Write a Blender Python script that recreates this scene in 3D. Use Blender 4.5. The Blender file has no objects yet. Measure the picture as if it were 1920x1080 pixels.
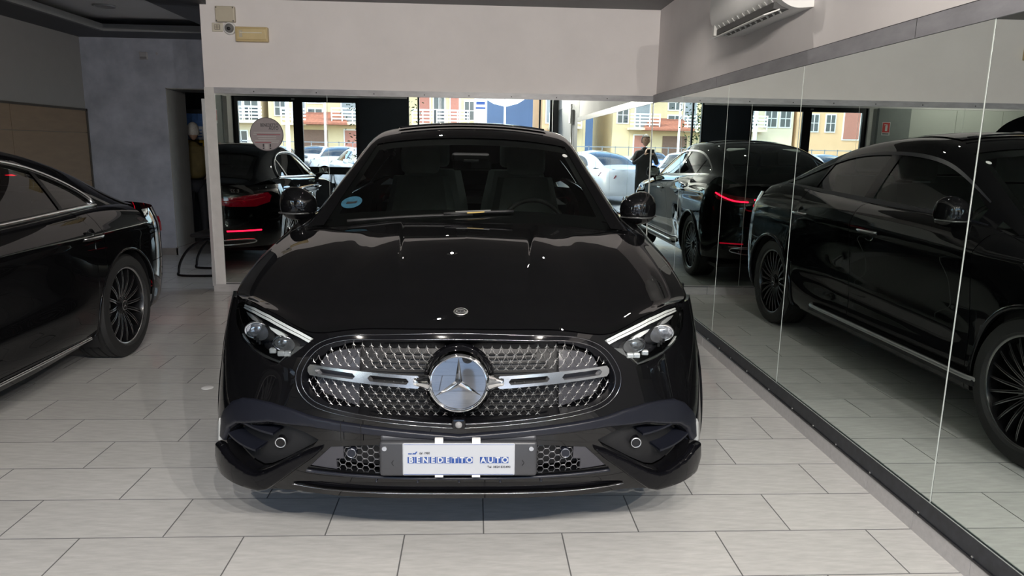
import bpy, bmesh, math, random
import numpy as np
from mathutils import Vector, Matrix
from mathutils.geometry import delaunay_2d_cdt

random.seed(7)
SC = bpy.context.scene
COL = SC.collection
PI = math.pi

# ------------------------------------------------------------------ camera
CAM_H = 1.451
YAW, PITCH, ROLL = .0529, .1916, .0166
FPX = 1354.42


def cam_axes():
    cy, sy, cp, sp = math.cos(YAW), math.sin(YAW), math.cos(PITCH), math.sin(PITCH)
    w = Vector((sy * cp, cy * cp, -sp))
    r = Vector((cy, -sy, 0))
    u = r.cross(w)
    return r * math.cos(ROLL) + u * math.sin(ROLL), -r * math.sin(ROLL) + u * math.cos(ROLL), w


CR, CU, CW = cam_axes()
cam_data = bpy.data.cameras.new('camera')
cam_data.sensor_width = 36
cam_data.lens = FPX / 1920 * 36
cam_data.clip_start = .01
cam_data.clip_end = 500
cam = bpy.data.objects.new('camera', cam_data)
COL.objects.link(cam)
cam.matrix_world = Matrix(((CR.x, CU.x, -CW.x, 0), (CR.y, CU.y, -CW.y, 0), (CR.z, CU.z, -CW.z, CAM_H), (0, 0, 0, 1)))
SC.camera = cam


def to_px(p):
    d = Vector(p) - Vector((0, 0, CAM_H))
    z = d.dot(CW)
    if z < .05:
        return None
    return 960 + FPX * d.dot(CR) / z, 540 - FPX * d.dot(CU) / z


# ------------------------------------------------------------------ world, sun, exposure
SC.view_settings.view_transform = 'Standard'
SC.view_settings.look = 'None'
SC.view_settings.gamma = 1
SC.view_settings.use_curve_mapping = False
SC.view_settings.exposure = EXPOSURE = 1.05
SPOT_W = 5.0
FILL_W = 94.0
SC.cycles.max_bounces = 14
SC.cycles.glossy_bounces = 8
SC.cycles.diffuse_bounces = 5
SC.cycles.transmission_bounces = 8
SC.cycles.transparent_max_bounces = 24

world = bpy.data.worlds.new('sky')
SC.world = world
world.use_nodes = True
wn, wl = world.node_tree.nodes, world.node_tree.links
wn.clear()
w_out = wn.new('ShaderNodeOutputWorld')
w_bg = wn.new('ShaderNodeBackground')
w_sky = wn.new('ShaderNodeTexSky')
w_sky.sky_type = 'NISHITA'
w_sky.sun_disc = False
w_sky.sun_elevation = math.radians(46)
w_sky.sun_rotation = math.radians(35)
w_tc = wn.new('ShaderNodeTexCoord')
w_no = wn.new('ShaderNodeTexNoise')
w_no.inputs['Scale'].default_value = 2.2
w_no.inputs['Detail'].default_value = 6
w_rp = wn.new('ShaderNodeValToRGB')
w_rp.color_ramp.elements[0].position = .5
w_rp.color_ramp.elements[1].position = .72
w_mx = wn.new('ShaderNodeMix')
w_mx.data_type = 'RGBA'
w_mx.inputs[7].default_value = (7.9, 7.6, 7.3, 1)
wl.new(w_tc.outputs['Generated'], w_no.inputs['Vector'])
wl.new(w_no.outputs['Fac'], w_rp.inputs['Fac'])
wl.new(w_rp.outputs['Color'], w_mx.inputs[0])
wl.new(w_sky.outputs['Color'], w_mx.inputs[6])
wl.new(w_mx.outputs[2], w_bg.inputs['Color'])
w_bg.inputs['Strength'].default_value = .44
wl.new(w_bg.outputs['Background'], w_out.inputs['Surface'])

sun_d = bpy.data.lights.new('sun', 'SUN')
sun_d.energy = 2.5
sun_d.angle = math.radians(1.5)
sun_d.color = (1, .95, .88)
sun = bpy.data.objects.new('sun', sun_d)
COL.objects.link(sun)
sun.rotation_euler = Vector((-.75, -.22, -.62)).to_track_quat('-Z', 'Y').to_euler()


# ------------------------------------------------------------------ materials
MATS = {}


def M(name, col, rough=.5, metal=0., spec=.5, coat=0., var=0., vscale=8., stretch=(1, 1, 1), bump=0., bscale=40., emit=None, es=1., rnd=0., coatr=.02, alpha=1.):
    if name in MATS:
        return MATS[name]
    m = bpy.data.materials.new(name)
    m.use_nodes = True
    nt = m.node_tree
    n, l = nt.nodes, nt.links
    b = n['Principled BSDF']
    b.inputs['Roughness'].default_value = rough
    b.inputs['Metallic'].default_value = metal
    b.inputs['Specular IOR Level'].default_value = spec
    b.inputs['Coat Weight'].default_value = coat
    b.inputs['Coat Roughness'].default_value = coatr
    b.inputs['Base Color'].default_value = (*col, 1)
    if var or rnd or bump:
        tc = n.new('ShaderNodeTexCoord')
        mp = n.new('ShaderNodeMapping')
        mp.inputs['Scale'].default_value = stretch
        l.new(tc.outputs['Object'], mp.inputs['Vector'])
    if var or rnd:
        no = n.new('ShaderNodeTexNoise')
        no.inputs['Scale'].default_value = vscale
        no.inputs['Detail'].default_value = 7
        no.inputs['Roughness'].default_value = .6
        l.new(mp.outputs['Vector'], no.inputs['Vector'])
        mr = n.new('ShaderNodeMapRange')
        mr.inputs['From Min'].default_value = .3
        mr.inputs['From Max'].default_value = .7
        mr.inputs['To Min'].default_value = 1 - var
        mr.inputs['To Max'].default_value = 1 + var
        l.new(no.outputs['Fac'], mr.inputs['Value'])
        val = mr.outputs['Result']
        if rnd:
            oi = n.new('ShaderNodeObjectInfo')
            mr2 = n.new('ShaderNodeMapRange')
            mr2.inputs['To Min'].default_value = 1 - rnd
            mr2.inputs['To Max'].default_value = 1 + rnd
            l.new(oi.outputs['Random'], mr2.inputs['Value'])
            mu = n.new('ShaderNodeMath')
            mu.operation = 'MULTIPLY'
            l.new(val, mu.inputs[0])
            l.new(mr2.outputs['Result'], mu.inputs[1])
            val = mu.outputs[0]
        vm = n.new('ShaderNodeVectorMath')
        vm.operation = 'SCALE'
        vm.inputs[0].default_value = col
        l.new(val, vm.inputs['Scale'])
        l.new(vm.outputs['Vector'], b.inputs['Base Color'])
    if bump:
        nb = n.new('ShaderNodeTexNoise')
        nb.inputs['Scale'].default_value = bscale
        nb.inputs['Detail'].default_value = 4
        l.new(mp.outputs['Vector'], nb.inputs['Vector'])
        bp = n.new('ShaderNodeBump')
        bp.inputs['Strength'].default_value = bump
        bp.inputs['Distance'].default_value = .01
        l.new(nb.outputs['Fac'], bp.inputs['Height'])
        l.new(bp.outputs['Normal'], b.inputs['Normal'])
    if emit:
        b.inputs['Emission Color'].default_value = (*emit, 1)
        b.inputs['Emission Strength'].default_value = es
    MATS[name] = m
    return m


def glass(name, tint, rough=0., ior=1.5, refl=1.):
    m = bpy.data.materials.new(name)
    m.use_nodes = True
    n, l = m.node_tree.nodes, m.node_tree.links
    n.clear()
    o = n.new('ShaderNodeOutputMaterial')
    mx = n.new('ShaderNodeMixShader')
    tr = n.new('ShaderNodeBsdfTransparent')
    gl = n.new('ShaderNodeBsdfGlossy')
    fr = n.new('ShaderNodeFresnel')
    fr.inputs['IOR'].default_value = ior
    tr.inputs['Color'].default_value = (*tint, 1)
    gl.inputs['Roughness'].default_value = rough
    gl.inputs['Color'].default_value = (refl, refl, refl, 1)
    l.new(fr.outputs['Fac'], mx.inputs['Fac'])
    l.new(tr.outputs['BSDF'], mx.inputs[1])
    l.new(gl.outputs['BSDF'], mx.inputs[2])
    l.new(mx.outputs['Shader'], o.inputs['Surface'])
    MATS[name] = m
    return m


# ------------------------------------------------------------------ object helpers
def finish(o, parent=None, label=None, cat=None, group=None, kind=None):
    if parent is not None:
        o.parent = parent
    if label:
        o['label'] = label
    if cat:
        o['category'] = cat
    if group:
        o['group'] = group
    if kind:
        o['kind'] = kind
    return o


def mk(name, verts, faces, mat, parent=None, smooth=False, sharp=None, **kw):
    me = bpy.data.meshes.new(name)
    me.from_pydata([tuple(map(float, v)) for v in verts], [], [tuple(map(int, f)) for f in faces])
    me.validate()
    if smooth:
        me.polygons.foreach_set('use_smooth', [True] * len(me.polygons))
        if sharp:
            me.set_sharp_from_angle(angle=math.radians(sharp))
    me.materials.append(mat)
    me.update()
    o = bpy.data.objects.new(name, me)
    COL.objects.link(o)
    return finish(o, parent, **kw)


def empty(name, loc=(0, 0, 0), rz=0, **kw):
    o = bpy.data.objects.new(name, None)
    COL.objects.link(o)
    o.location = loc
    o.rotation_euler = (0, 0, rz)
    o.empty_display_size = .1
    return finish(o, **kw)


def dup(src, parent=None, loc=None, rz=None, scale=None, **kw):
    c = src.copy()
    COL.objects.link(c)
    c.parent = parent
    if loc is not None:
        c.location = loc
    if rz is not None:
        c.rotation_euler = (0, 0, rz)
    if scale is not None:
        c.scale = scale
    finish(c, None, **kw)
    for ch in list(src.children):
        dup(ch, c)
    return c


class MB:
    """collects shapes and links them as one mesh"""

    def __init__(s):
        s.v, s.f = [], []

    def add(s, v, f):
        k = len(s.v)
        s.v += [tuple(p) for p in v]
        s.f += [tuple(i + k for i in q) for q in f]
        return s

    def box(s, x0, x1, y0, y1, z0, z1):
        v = [(x, y, z) for z in (z0, z1) for y in (y0, y1) for x in (x0, x1)]
        return s.add(v, [(0, 2, 3, 1), (4, 5, 7, 6), (0, 1, 5, 4), (2, 6, 7, 3), (0, 4, 6, 2), (1, 3, 7, 5)])

    def rbox(s, x0, x1, y0, y1, z0, z1, r=.01, seg=2):
        bm = bmesh.new()
        bmesh.ops.create_cube(bm, size=1)
        for v in bm.verts:
            v.co = ((x0 + x1) / 2 + v.co.x * (x1 - x0), (y0 + y1) / 2 + v.co.y * (y1 - y0), (z0 + z1) / 2 + v.co.z * (z1 - z0))
        bmesh.ops.bevel(bm, geom=bm.edges[:], offset=r, segments=seg, profile=.5, affect='EDGES')
        bm.verts.index_update()
        s.add([v.co[:] for v in bm.verts], [[v.index for v in f.verts] for f in bm.faces])
        bm.free()
        return s

    def tube(s, pts, r, n=8, closed=False, cap=True):
        pts = [Vector(p) for p in pts]
        m = len(pts)
        rr = r if hasattr(r, '__len__') else [r] * m
        v, f = [], []
        up = None
        for i, p in enumerate(pts):
            if closed:
                t = pts[(i + 1) % m] - pts[i - 1]
            else:
                t = pts[min(i + 1, m - 1)] - pts[max(i - 1, 0)]
            t.normalize()
            if up is None:
                a = Vector((0, 0, 1)) if abs(t.z) < .9 else Vector((1, 0, 0))
                up = (a - t * a.dot(t)).normalized()
            else:
                up = (up - t * up.dot(t)).normalized()
            sd = t.cross(up)
            for k in range(n):
                a = 2 * PI * k / n
                v.append(p + (up * math.cos(a) + sd * math.sin(a)) * rr[i])
        for i in range(m if closed else m - 1):
            j = (i + 1) % m
            for k in range(n):
                f.append((i * n + k, i * n + (k + 1) % n, j * n + (k + 1) % n, j * n + k))
        if cap and not closed:
            f.append(tuple(range(n)))
            f.append(tuple((m - 1) * n + k for k in range(n))[::-1])
        return s.add(v, f)

    def prism(s, poly, d, axis='z', at=0.):
        """extrude a 2-D outline by d along an axis starting at 'at'"""
        mp = {'z': lambda a, b, c: (a, b, c), 'y': lambda a, b, c: (a, c, b), 'x': lambda a, b, c: (c, a, b)}[axis]
        n = len(poly)
        v = [mp(a, b, at) for a, b in poly] + [mp(a, b, at + d) for a, b in poly]
        f = [tuple(range(n))[::-1], tuple(range(n, 2 * n))] + [(i, (i + 1) % n, n + (i + 1) % n, n + i) for i in range(n)]
        return s.add(v, f)

    def revolve(s, prof, n=48, axis='x', c=(0, 0, 0), closed=False):
        """profile of (radius, offset along axis)"""
        v, f = [], []
        m = len(prof)
        for k in range(n):
            a = 2 * PI * k / n
            for r, h in prof:
                p = {'x': (h, r * math.cos(a), r * math.sin(a)), 'y': (r * math.cos(a), h, r * math.sin(a)), 'z': (r * math.cos(a), r * math.sin(a), h)}[axis]
                v.append((p[0] + c[0], p[1] + c[1], p[2] + c[2]))
        for k in range(n):
            j = (k + 1) % n
            for i in range(m if closed else m - 1):
                i2 = (i + 1) % m
                f.append((k * m + i, j * m + i, j * m + i2, k * m + i2))
        return s.add(v, f)

    def disc(s, c, r, axis='z', n=32, d=.004):
        ring = [(r * math.cos(2 * PI * k / n), r * math.sin(2 * PI * k / n)) for k in range(n)]
        a, b, cc = c
        if axis == 'z':
            return s.prism([(a + p, b + q) for p, q in ring], d, 'z', cc)
        if axis == 'y':
            return s.prism([(a + p, cc + q) for p, q in ring], d, 'y', b)
        return s.prism([(b + p, cc + q) for p, q in ring], d, 'x', a)

    def grid(s, P, flip=False):
        """P: array (nu, nv, 3)"""
        nu, nv = P.shape[:2]
        v = P.reshape(-1, 3).tolist()
        f = []
        for i in range(nu - 1):
            for j in range(nv - 1):
                q = (i * nv + j, (i + 1) * nv + j, (i + 1) * nv + j + 1, i * nv + j + 1)
                f.append(q[::-1] if flip else q)
        return s.add(v, f)

    def build(s, name, mat, parent=None, smooth=False, sharp=None, **kw):
        return mk(name, s.v, s.f, mat, parent, smooth, sharp, **kw)


def text(name, body, size, mat, loc, rot, parent=None, ext=.0008, align='CENTER', sx=1., bold=0.):
    cu = bpy.data.curves.new(name, 'FONT')
    cu.body = body
    cu.size = size
    cu.align_x = align
    cu.align_y = 'CENTER'
    cu.extrude = ext
    cu.offset = bold
    tmp = bpy.data.objects.new(name, cu)
    me = bpy.data.meshes.new_from_object(tmp)
    bpy.data.objects.remove(tmp)
    me.name = name
    me.materials.clear()
    me.materials.append(mat)
    o = bpy.data.objects.new(name, me)
    COL.objects.link(o)
    o.location = loc
    o.rotation_euler = rot
    o.scale = (sx, 1, 1)
    return finish(o, parent)


def spl(xs, ys):
    """natural cubic spline through the points"""
    xs = np.array(xs, float)
    ys = np.array(ys, float)
    n = len(xs)
    h = np.diff(xs)
    A = np.zeros((n, n))
    b = np.zeros(n)
    A[0, 0] = A[-1, -1] = 1
    for i in range(1, n - 1):
        A[i, i - 1], A[i, i], A[i, i + 1] = h[i - 1], 2 * (h[i - 1] + h[i]), h[i]
        b[i] = 3 * ((ys[i + 1] - ys[i]) / h[i] - (ys[i] - ys[i - 1]) / h[i - 1])
    c = np.linalg.solve(A, b)

    def f(x):
        x = np.clip(np.asarray(x, float), xs[0], xs[-1])
        i = np.clip(np.searchsorted(xs, x) - 1, 0, n - 2)
        d = x - xs[i]
        B = (ys[i + 1] - ys[i]) / h[i] - h[i] * (2 * c[i] + c[i + 1]) / 3
        D = (c[i + 1] - c[i]) / (3 * h[i])
        return ys[i] + B * d + c[i] * d * d + D * d ** 3
    return f


def smooth01(t):
    t = np.clip(t, 0, 1)
    return t * t * (3 - 2 * t)


def curve2(pts, n=8, closed=False):
    """Catmull-Rom through 2-D/3-D points, n samples per span"""
    P = np.array(pts, float)
    m = len(P)
    out = []
    for i in range(m if closed else m - 1):
        p1, p2 = P[i], P[(i + 1) % m]
        p0 = P[i - 1] if (closed or i > 0) else 2 * p1 - p2
        p3 = P[(i + 2) % m] if (closed or i < m - 2) else 2 * p2 - p1
        for k in range(n):
            t = k / n
            out.append(.5 * (2 * p1 + (p2 - p0) * t + (2 * p0 - 5 * p1 + 4 * p2 - p3) * t * t + (3 * p1 - p0 - 3 * p2 + p3) * t ** 3))
    if not closed:
        out.append(P[-1])
    return np.array(out)


def inside(P, poly):
    """points (n,2) inside polygon"""
    x, y = P[:, 0], P[:, 1]
    poly = np.asarray(poly, float)
    c = np.zeros(len(P), bool)
    j = len(poly) - 1
    for i in range(len(poly)):
        xi, yi = poly[i]
        xj, yj = poly[j]
        if yi != yj:
            c ^= ((yi > y) != (yj > y)) & (x < (xj - xi) * (y - yi) / (yj - yi) + xi)
        j = i
    return c


def pdist(P, poly, closed=True):
    """distance of points (n,2) to the polyline"""
    poly = np.asarray(poly, float)
    d = np.full(len(P), 9.)
    n = len(poly)
    for i in range(n if closed else n - 1):
        a, b = poly[i], poly[(i + 1) % n]
        ab = b - a
        t = np.clip(((P - a) @ ab) / max(ab @ ab, 1e-12), 0, 1)
        d = np.minimum(d, np.linalg.norm(P - a - t[:, None] * ab, axis=1))
    return d


def fill(outline, holes=(), step=.015, asp=1., extra=None, keep=.4):
    """triangulate a 2-D outline with holes, with interior points on a grid; returns (pts, tris, loops)"""
    outline = np.asarray(outline, float)
    loops = [outline] + [np.asarray(h, float) for h in holes]
    x0, y0 = outline.min(0)
    x1, y1 = outline.max(0)
    gx = np.arange(x0 + step / 2, x1, step)
    gy = np.arange(y0 + step * asp / 2, y1, step * asp)
    G = np.array([(a, b) for a in gx for b in gy]) if len(gx) and len(gy) else np.zeros((0, 2))
    if len(G):
        ok = inside(G, outline) & (pdist(G, outline) > step * keep)
        for h in loops[1:]:
            ok &= ~inside(G, h) & (pdist(G, h) > step * .4)
        G = G[ok]
    if extra is not None and len(extra):
        G = np.concatenate([G, extra])
    pts, edges, idx = [], [], []
    for lp in loops:
        k = len(pts)
        pts += lp.tolist()
        edges += [(k + i, k + (i + 1) % len(lp)) for i in range(len(lp))]
        idx.append(list(range(k, k + len(lp))))
    pts += G.tolist()
    V, _, Fc, ov, _, _ = delaunay_2d_cdt([Vector(p) for p in pts], edges, [], 0, 1e-6)
    V = np.array([v[:] for v in V])
    T = np.array([f for f in Fc if len(f) == 3])
    cen = V[T].mean(1)
    ok = inside(cen, outline)
    for h in loops[1:]:
        ok &= ~inside(cen, h)
    T = T[ok]
    a, b, c = V[T[:, 0]], V[T[:, 1]], V[T[:, 2]]
    fl = ((b - a)[:, 0] * (c - a)[:, 1] - (b - a)[:, 1] * (c - a)[:, 0]) < 0
    T[fl] = T[fl][:, ::-1]
    mapv = {}
    for n, o in enumerate(ov):
        for q in o:
            mapv[q] = n
    return V, T.tolist(), [[mapv.get(i, i) for i in lp] for lp in idx]


def shell(V, T, loops, fmap, d_front, d_back, walls=True, back=False):
    """map the flat triangulation with fmap(pts, depth); front at d_front, walls running to d_back"""
    A = fmap(V, d_front)
    v = A.tolist()
    f = [tuple(t) for t in T]
    if walls:
        B = fmap(V, d_back)
        for lp in loops:
            k = len(v)
            v += [A[i] for i in lp] + [B[i] for i in lp]
            n = len(lp)
            f += [(k + i, k + n + i, k + n + (i + 1) % n, k + (i + 1) % n) for i in range(n)]
        if back:
            k = len(v)
            v += B.tolist()
            f += [tuple(i + k for i in t[::-1]) for t in T]
    return v, f
# ================================================================== the showroom
XR, YB, YF = 1.734, 7.2, -1.35          # right mirror face, back wall, shop front
CEIL, SOFF = 2.765, 2.71
m_wall = M('wall_white', (.78, .745, .74), .75, var=.03, vscale=3, bump=.05, bscale=120)
m_wallgrey = M('wall_grey', (.17, .175, .18), .7, var=.05, vscale=3)
m_stucco = M('stucco_grey', (.215, .23, .275), .55, var=.28, vscale=2.6, bump=.08, bscale=30)
m_leftwall = M('wall_left_grey', (.15, .15, .152), .8, var=.03)
m_ceil = M('ceiling_anthracite', (.045, .048, .055), .6, var=.08, vscale=4)
m_tray = M('ceiling_tray', (.42, .42, .42), .8, var=.02)
m_band = M('band_marbled', (.36, .36, .385), .35, var=.22, vscale=6, stretch=(1, 1, 3))
m_bandr = M('band_marbled_dark', (.27, .27, .29), .4, var=.15, vscale=6, stretch=(1, 1, 3))
m_tile = M('floor_tile', (.50, .495, .48), .2, spec=.55, var=.11, vscale=9, stretch=(1, 5.5, 1), rnd=.05, bump=.012, bscale=60)
m_grout = M('grout', (.12, .12, .12), .8, var=.1)
m_skirt = M('skirting_tile', (.44, .43, .43), .3, var=.08, vscale=14, stretch=(1, 3, 3))
m_black = M('black_plastic', (.012, .012, .014), .4, var=.1)
m_strip = M('black_strip', (.022, .024, .03), .5, var=.35, vscale=25)
m_mirror = M('mirror_silver', (.74, .80, .77), 0., 1., var=.006, vscale=3)
m_medge = M('mirror_edge', (.75, .82, .78), .25, .3, var=.1)
m_beige = M('beige_plastic', (.52, .47, .37), .45, var=.04)
m_white = M('white_plastic', (.72, .72, .71), .4, var=.02)
m_steel = M('brushed_steel', (.6, .6, .6), .3, 1., var=.1)
m_chrome = M('chrome', (.78, .79, .8), .06, 1., var=.02)
m_frame = M('frame_black', (.01, .011, .013), .35, var=.1)
m_pane = glass('window_pane', (.93, .96, .95))
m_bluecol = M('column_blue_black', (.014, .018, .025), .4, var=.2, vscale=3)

# ---- floor: grout bed with the tiles as parts
floor = MB().box(-9.2, XR + .2, YF - .25, 12.6, -.12, -.0014).build('floor', m_grout, kind='structure')
TX0, TY0, TW, TL = .0409, 2.5351, .3, .6
tiles = []
for r in range(-13, 27):
    ya, yb = TY0 + TW * r, TY0 + TW * (r + 1)
    if ya > 10.6 or yb < YF:
        continue
    off = 0 if r % 2 == 0 else .3
    for k in range(-17, 5):
        xa = TX0 + off + TL * k
        xb = min(xa + TL, XR + .02)
        if xb - xa < .03 or xb < -9.1:
            continue
        tiles.append((xa, xb, max(ya, YF - .2), yb))
GAP = .0022


def tile_px(t):
    q = [to_px((x, y, 0)) for x in t[:2] for y in t[2:]]
    if any(p is None for p in q):
        return 0
    xs = [min(max(p[0], 0), 1920) for p in q]
    ys = [min(max(p[1], 0), 1080) for p in q]
    return (max(xs) - min(xs)) * (max(ys) - min(ys))


tiles.sort(key=tile_px, reverse=True)
proto_tile = {}
rest = MB()


def tile_mesh(w, h):
    b = .0003
    v = [(-w / 2, -h / 2, -.01), (w / 2, -h / 2, -.01), (w / 2, h / 2, -.01), (-w / 2, h / 2, -.01),
         (-w / 2, -h / 2, -b), (w / 2, -h / 2, -b), (w / 2, h / 2, -b), (-w / 2, h / 2, -b),
         (-w / 2 + b, -h / 2 + b, 0), (w / 2 - b, -h / 2 + b, 0), (w / 2 - b, h / 2 - b, 0), (-w / 2 + b, h / 2 - b, 0)]
    f = [(8, 9, 10, 11)] + [(i, (i + 1) % 4, (i + 1) % 4 + 4, i + 4) for i in range(4)] + [(i + 4, (i + 1) % 4 + 4, (i + 1) % 4 + 8, i + 8) for i in range(4)]
    return v, f


for n, t in enumerate(tiles):
    w, h = t[1] - t[0] - 2 * GAP, t[3] - t[2] - 2 * GAP
    cx, cy = (t[0] + t[1]) / 2, (t[2] + t[3]) / 2
    if n < 296:
        key = (round(w, 3), round(h, 3))
        if key not in proto_tile:
            o = mk('floor_tile', *tile_mesh(w, h), m_tile, floor)
            o.data.materials.append(m_grout)
            for pf in o.data.polygons:
                pf.material_index = 0 if pf.index == 0 else 1
            proto_tile[key] = o.data
        else:
            o = bpy.data.objects.new('floor_tile', proto_tile[key])
            COL.objects.link(o)
            o.parent = floor
        o.location = (cx, cy, 0)
    else:
        v, f = tile_mesh(w, h)
        rest.add([(a + cx, b + cy, c) for a, b, c in v], f)
rt = rest.build('floor_tiling', m_tile, floor, kind='stuff')
rt.data.materials.append(m_grout)
for pf in rt.data.polygons:
    pf.material_index = 0 if abs(pf.normal.z) > .9 else 1

# ---- ceiling with the raised tray on the left
tx0, tx1, ty0, ty1 = -4.34, -3.0, 3.0, 9.04
MB().box(-2.56, XR + .2, YF - .2, YB + .2, CEIL, CEIL + .4).build('ceiling', M('ceiling_grey', (.17, .17, .175), .6, var=.06, vscale=4), kind='structure')
MB().box(-9.2, tx0, YF - .2, 9.9, SOFF, SOFF + .06).box(tx1, -2.5, YF - .2, 9.9, SOFF, SOFF + .06).box(tx0, tx1, YF - .2, ty0, SOFF, SOFF + .06) \
    .box(tx0, tx1, ty1, 9.9, SOFF, SOFF + .06).box(-2.5, XR + .2, YB + .14, 9.9, SOFF, SOFF + .06).build('ceiling_soffit', m_ceil, kind='structure')
MB().box(-9.2, -2.5, YF - .2, 9.9, 2.86, 3.1).box(-2.5, XR + .2, YB + .2, 9.9, 2.86, 3.1).build('ceiling_tray', m_tray, kind='structure')
MB().box(tx0 - .03, tx0 + .02, ty0, ty1, SOFF - .002, SOFF + .075).box(tx0, tx1, ty1 - .02, ty1 + .03, SOFF - .002, SOFF + .075).build('trim_1', M('cove_lip', (.14, .145, .15), .6, var=.05), kind='structure')
vg = empty('ceiling_vent', (-3.93, 8.28, 2.86), label='round grey vent grille in the raised ceiling tray', cat='vent')
MB().revolve([(.115, -.012), (.105, -.018), (.09, -.012), (.09, 0), (.115, 0)], 32, 'z', closed=True).build('vent_rim', M('vent_grey', (.25, .25, .25), .5, var=.05), vg, True)
for k in range(5):
    hw = math.sqrt(.09 ** 2 - (-.06 + .03 * k) ** 2)
    MB().box(-hw, hw, -.067 + .03 * k, -.053 + .03 * k, -.012, -.004).build('vent_slat', MATS['vent_grey'], vg)

# ---- back wall with its mirror
MB().box(-2.56, XR + .2, YB, YB + .14, 0, CEIL + .05).build('wall_back', m_wall, kind='structure')
MB().box(-2.562, -2.466, YB - .012, YB + .15, .0, 1.968).build('trim_2', M('white_trim', (.6, .59, .58), .5, var=.06, vscale=12), kind='structure')
MB().box(-2.59, -2.562, YB - .02, YB + .03, .06, 1.86).box(-2.592, -2.56, YB - .022, YB - .019, .06, .3).build('trim_3', M('aluminium_profile', (.62, .63, .64), .35, .6, var=.06), kind='structure')
tb = MB().box(-2.47, XR, YB - .014, YB, 1.913, 1.968).build('trim_4', m_band, kind='structure')
for k, x in enumerate(np.arange(-2.1, 1.7, .5)):
    MB().disc((x + .13 * math.sin(k * 7), YB - .0165, 1.935), .006, 'y', 8, .003).build('screw_head', m_black, tb)
bx = [-2.465, -1.417, -.334, .75, XR - .004]
NTH = ['end panel beside the white partition edge', 'second panel from the white partition edge', 'third panel from the white partition edge', 'end panel in the corner by the side wall mirrors']
for k in range(4):
    mp_ = empty('mirror_panel', (bx[k], YB, .09), label='back wall mirror, ' + NTH[k], cat='mirror', group='mirror panels on the back wall')
    w = bx[k + 1] - bx[k] - .0025
    MB().box(0, w, -.006, 0, 0, 1.825).build('mirror_glass', m_mirror, mp_)
    MB().box(w, w + .0025, -.0063, -.001, 0, 1.825).build('edge_strip', m_medge, mp_)
sk = MB().box(-2.585, XR, YB - .008, YB, 0, .084).build('baseboard_back', m_strip, kind='structure')
for k in range(13):
    x0 = -2.585 + .333 * k
    MB().box(x0, min(x0 + .330, XR), YB - .016, YB - .008, 0, .076).build('skirting_tile', m_skirt, sk)

# ---- right wall with its mirror
MB().box(XR + .026, XR + .2, 1.86, YB + .2, 0, CEIL + .05).box(XR + .026, XR + .2, YF - .2, 1.86, 2.25, CEIL + .05).build('wall_right', m_wall, kind='structure')
MB().box(XR + .024, XR + .19, YF - .2, 1.858, 0, 2.25).build('wall_right_front', m_wallgrey, kind='structure')
MB().box(XR + .001, XR + .025, 1.86, YB, .08, 1.98).build('mirror_backing', m_black, kind='structure')
tr = MB().box(XR - .006, XR + .026, 1.86, YB, 1.902, 1.975).build('trim_5', m_bandr, kind='structure')
for y in (2.9, 5.3):
    MB().box(XR - .0065, XR - .0055, y, y + .0025, 1.902, 1.975).build('seam', m_black, tr)
ry = [1.86, 2.455, 3.886, 5.037, 6.13, YB - .007]
RN = ['narrow end panel beside the grey wall', 'panel next to the narrow end panel', 'middle panel below the air conditioner', 'panel next to the corner panel', 'corner panel against the back mirror']
for k in range(5):
    mp_ = empty('mirror_panel', (XR, ry[k], .155), label='long side wall mirror, ' + RN[k], cat='mirror', group='mirror panels on the long side wall')
    w = ry[k + 1] - ry[k] - .004
    MB().box(0, .008, .004, w, 0, 1.747).build('mirror_glass', m_mirror, mp_)
    if k:
        MB().box(-.0008, .004, -.0005, .004, 0, 1.747).build('edge_strip', m_medge, mp_)
bs = MB().box(XR - .008, XR + .026, 1.86, YB, .078, .155).build('trim_6', m_strip, kind='structure')
for k, y in enumerate(np.arange(1.95, 7.1, .29)):
    MB().disc((XR - .0105, y + .05 * math.sin(k * 5), .088), .005, 'x', 8, .003).build('screw_head', m_steel, bs)
MB().tube([(XR - .007, 1.86, .157), (XR - .007, YB, .157)], .002, 5).build('sealant_bead', M('sealant', (.3, .33, .31), .4, var=.3, vscale=40), bs)
MB().tube([(XR - .012, 1.86, .08), (XR - .012, YB, .08)], .004, 5).build('cable', m_black, bs)
sk = MB().box(XR - .002, XR + .026, YF, YB, 0, .078).build('baseboard_right', m_grout, kind='structure')
for k in range(27):
    y0 = 2.529 - .3345 * 12 + .3345 * k
    if y0 > YF and y0 + .333 < YB + .1:
        MB().box(XR - .01, XR - .002, y0 + .001, min(y0 + .3325, YB), 0, .0775).build('skirting_tile', m_skirt, sk)

# ---- left rooms: grey left wall, stucco wall with a doorway, dark room behind
DX0, DX1, DZ, SY = -3.9, -3.27, 2.12, 9.6
MB().box(-5.05, -4.9, 5.2, SY + .1, 0, 2.9).build('wall_left', m_leftwall, kind='structure')
MB().box(-9.2, -9.05, YF, SY, 0, 2.9).box(-9.2, -4.9, 5.05, 5.2, 0, 2.9).build('wall_left_far', m_wallgrey, kind='structure')
MB().box(-5.05, DX0, SY, SY + .6, 0, 2.9).box(DX1, XR + .2, SY, SY + .6, 0, 2.9).box(DX0, DX1, SY, SY + .6, DZ, 2.9).build('wall_stucco', m_stucco, kind='structure')
MB().box(DX0 - .001, DX0 + .012, SY + .01, SY + .6, 0, DZ).box(DX0, DX1, SY + .01, SY + .6, DZ - .012, DZ).build('door_1', M('door_lining', (.17, .17, .165), .6, var=.06), kind='structure')
MB().box(-4.9, DX0 + .02, SY - .016, SY, 0, .09).box(DX0, DX0 + .03, SY - .016, SY + .6, 0, .1).box(DX1, XR, SY - .016, SY, 0, .09).build('baseboard_stucco', M('baseboard_dark', (.16, .15, .145), .4, var=.1), kind='structure')
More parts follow.
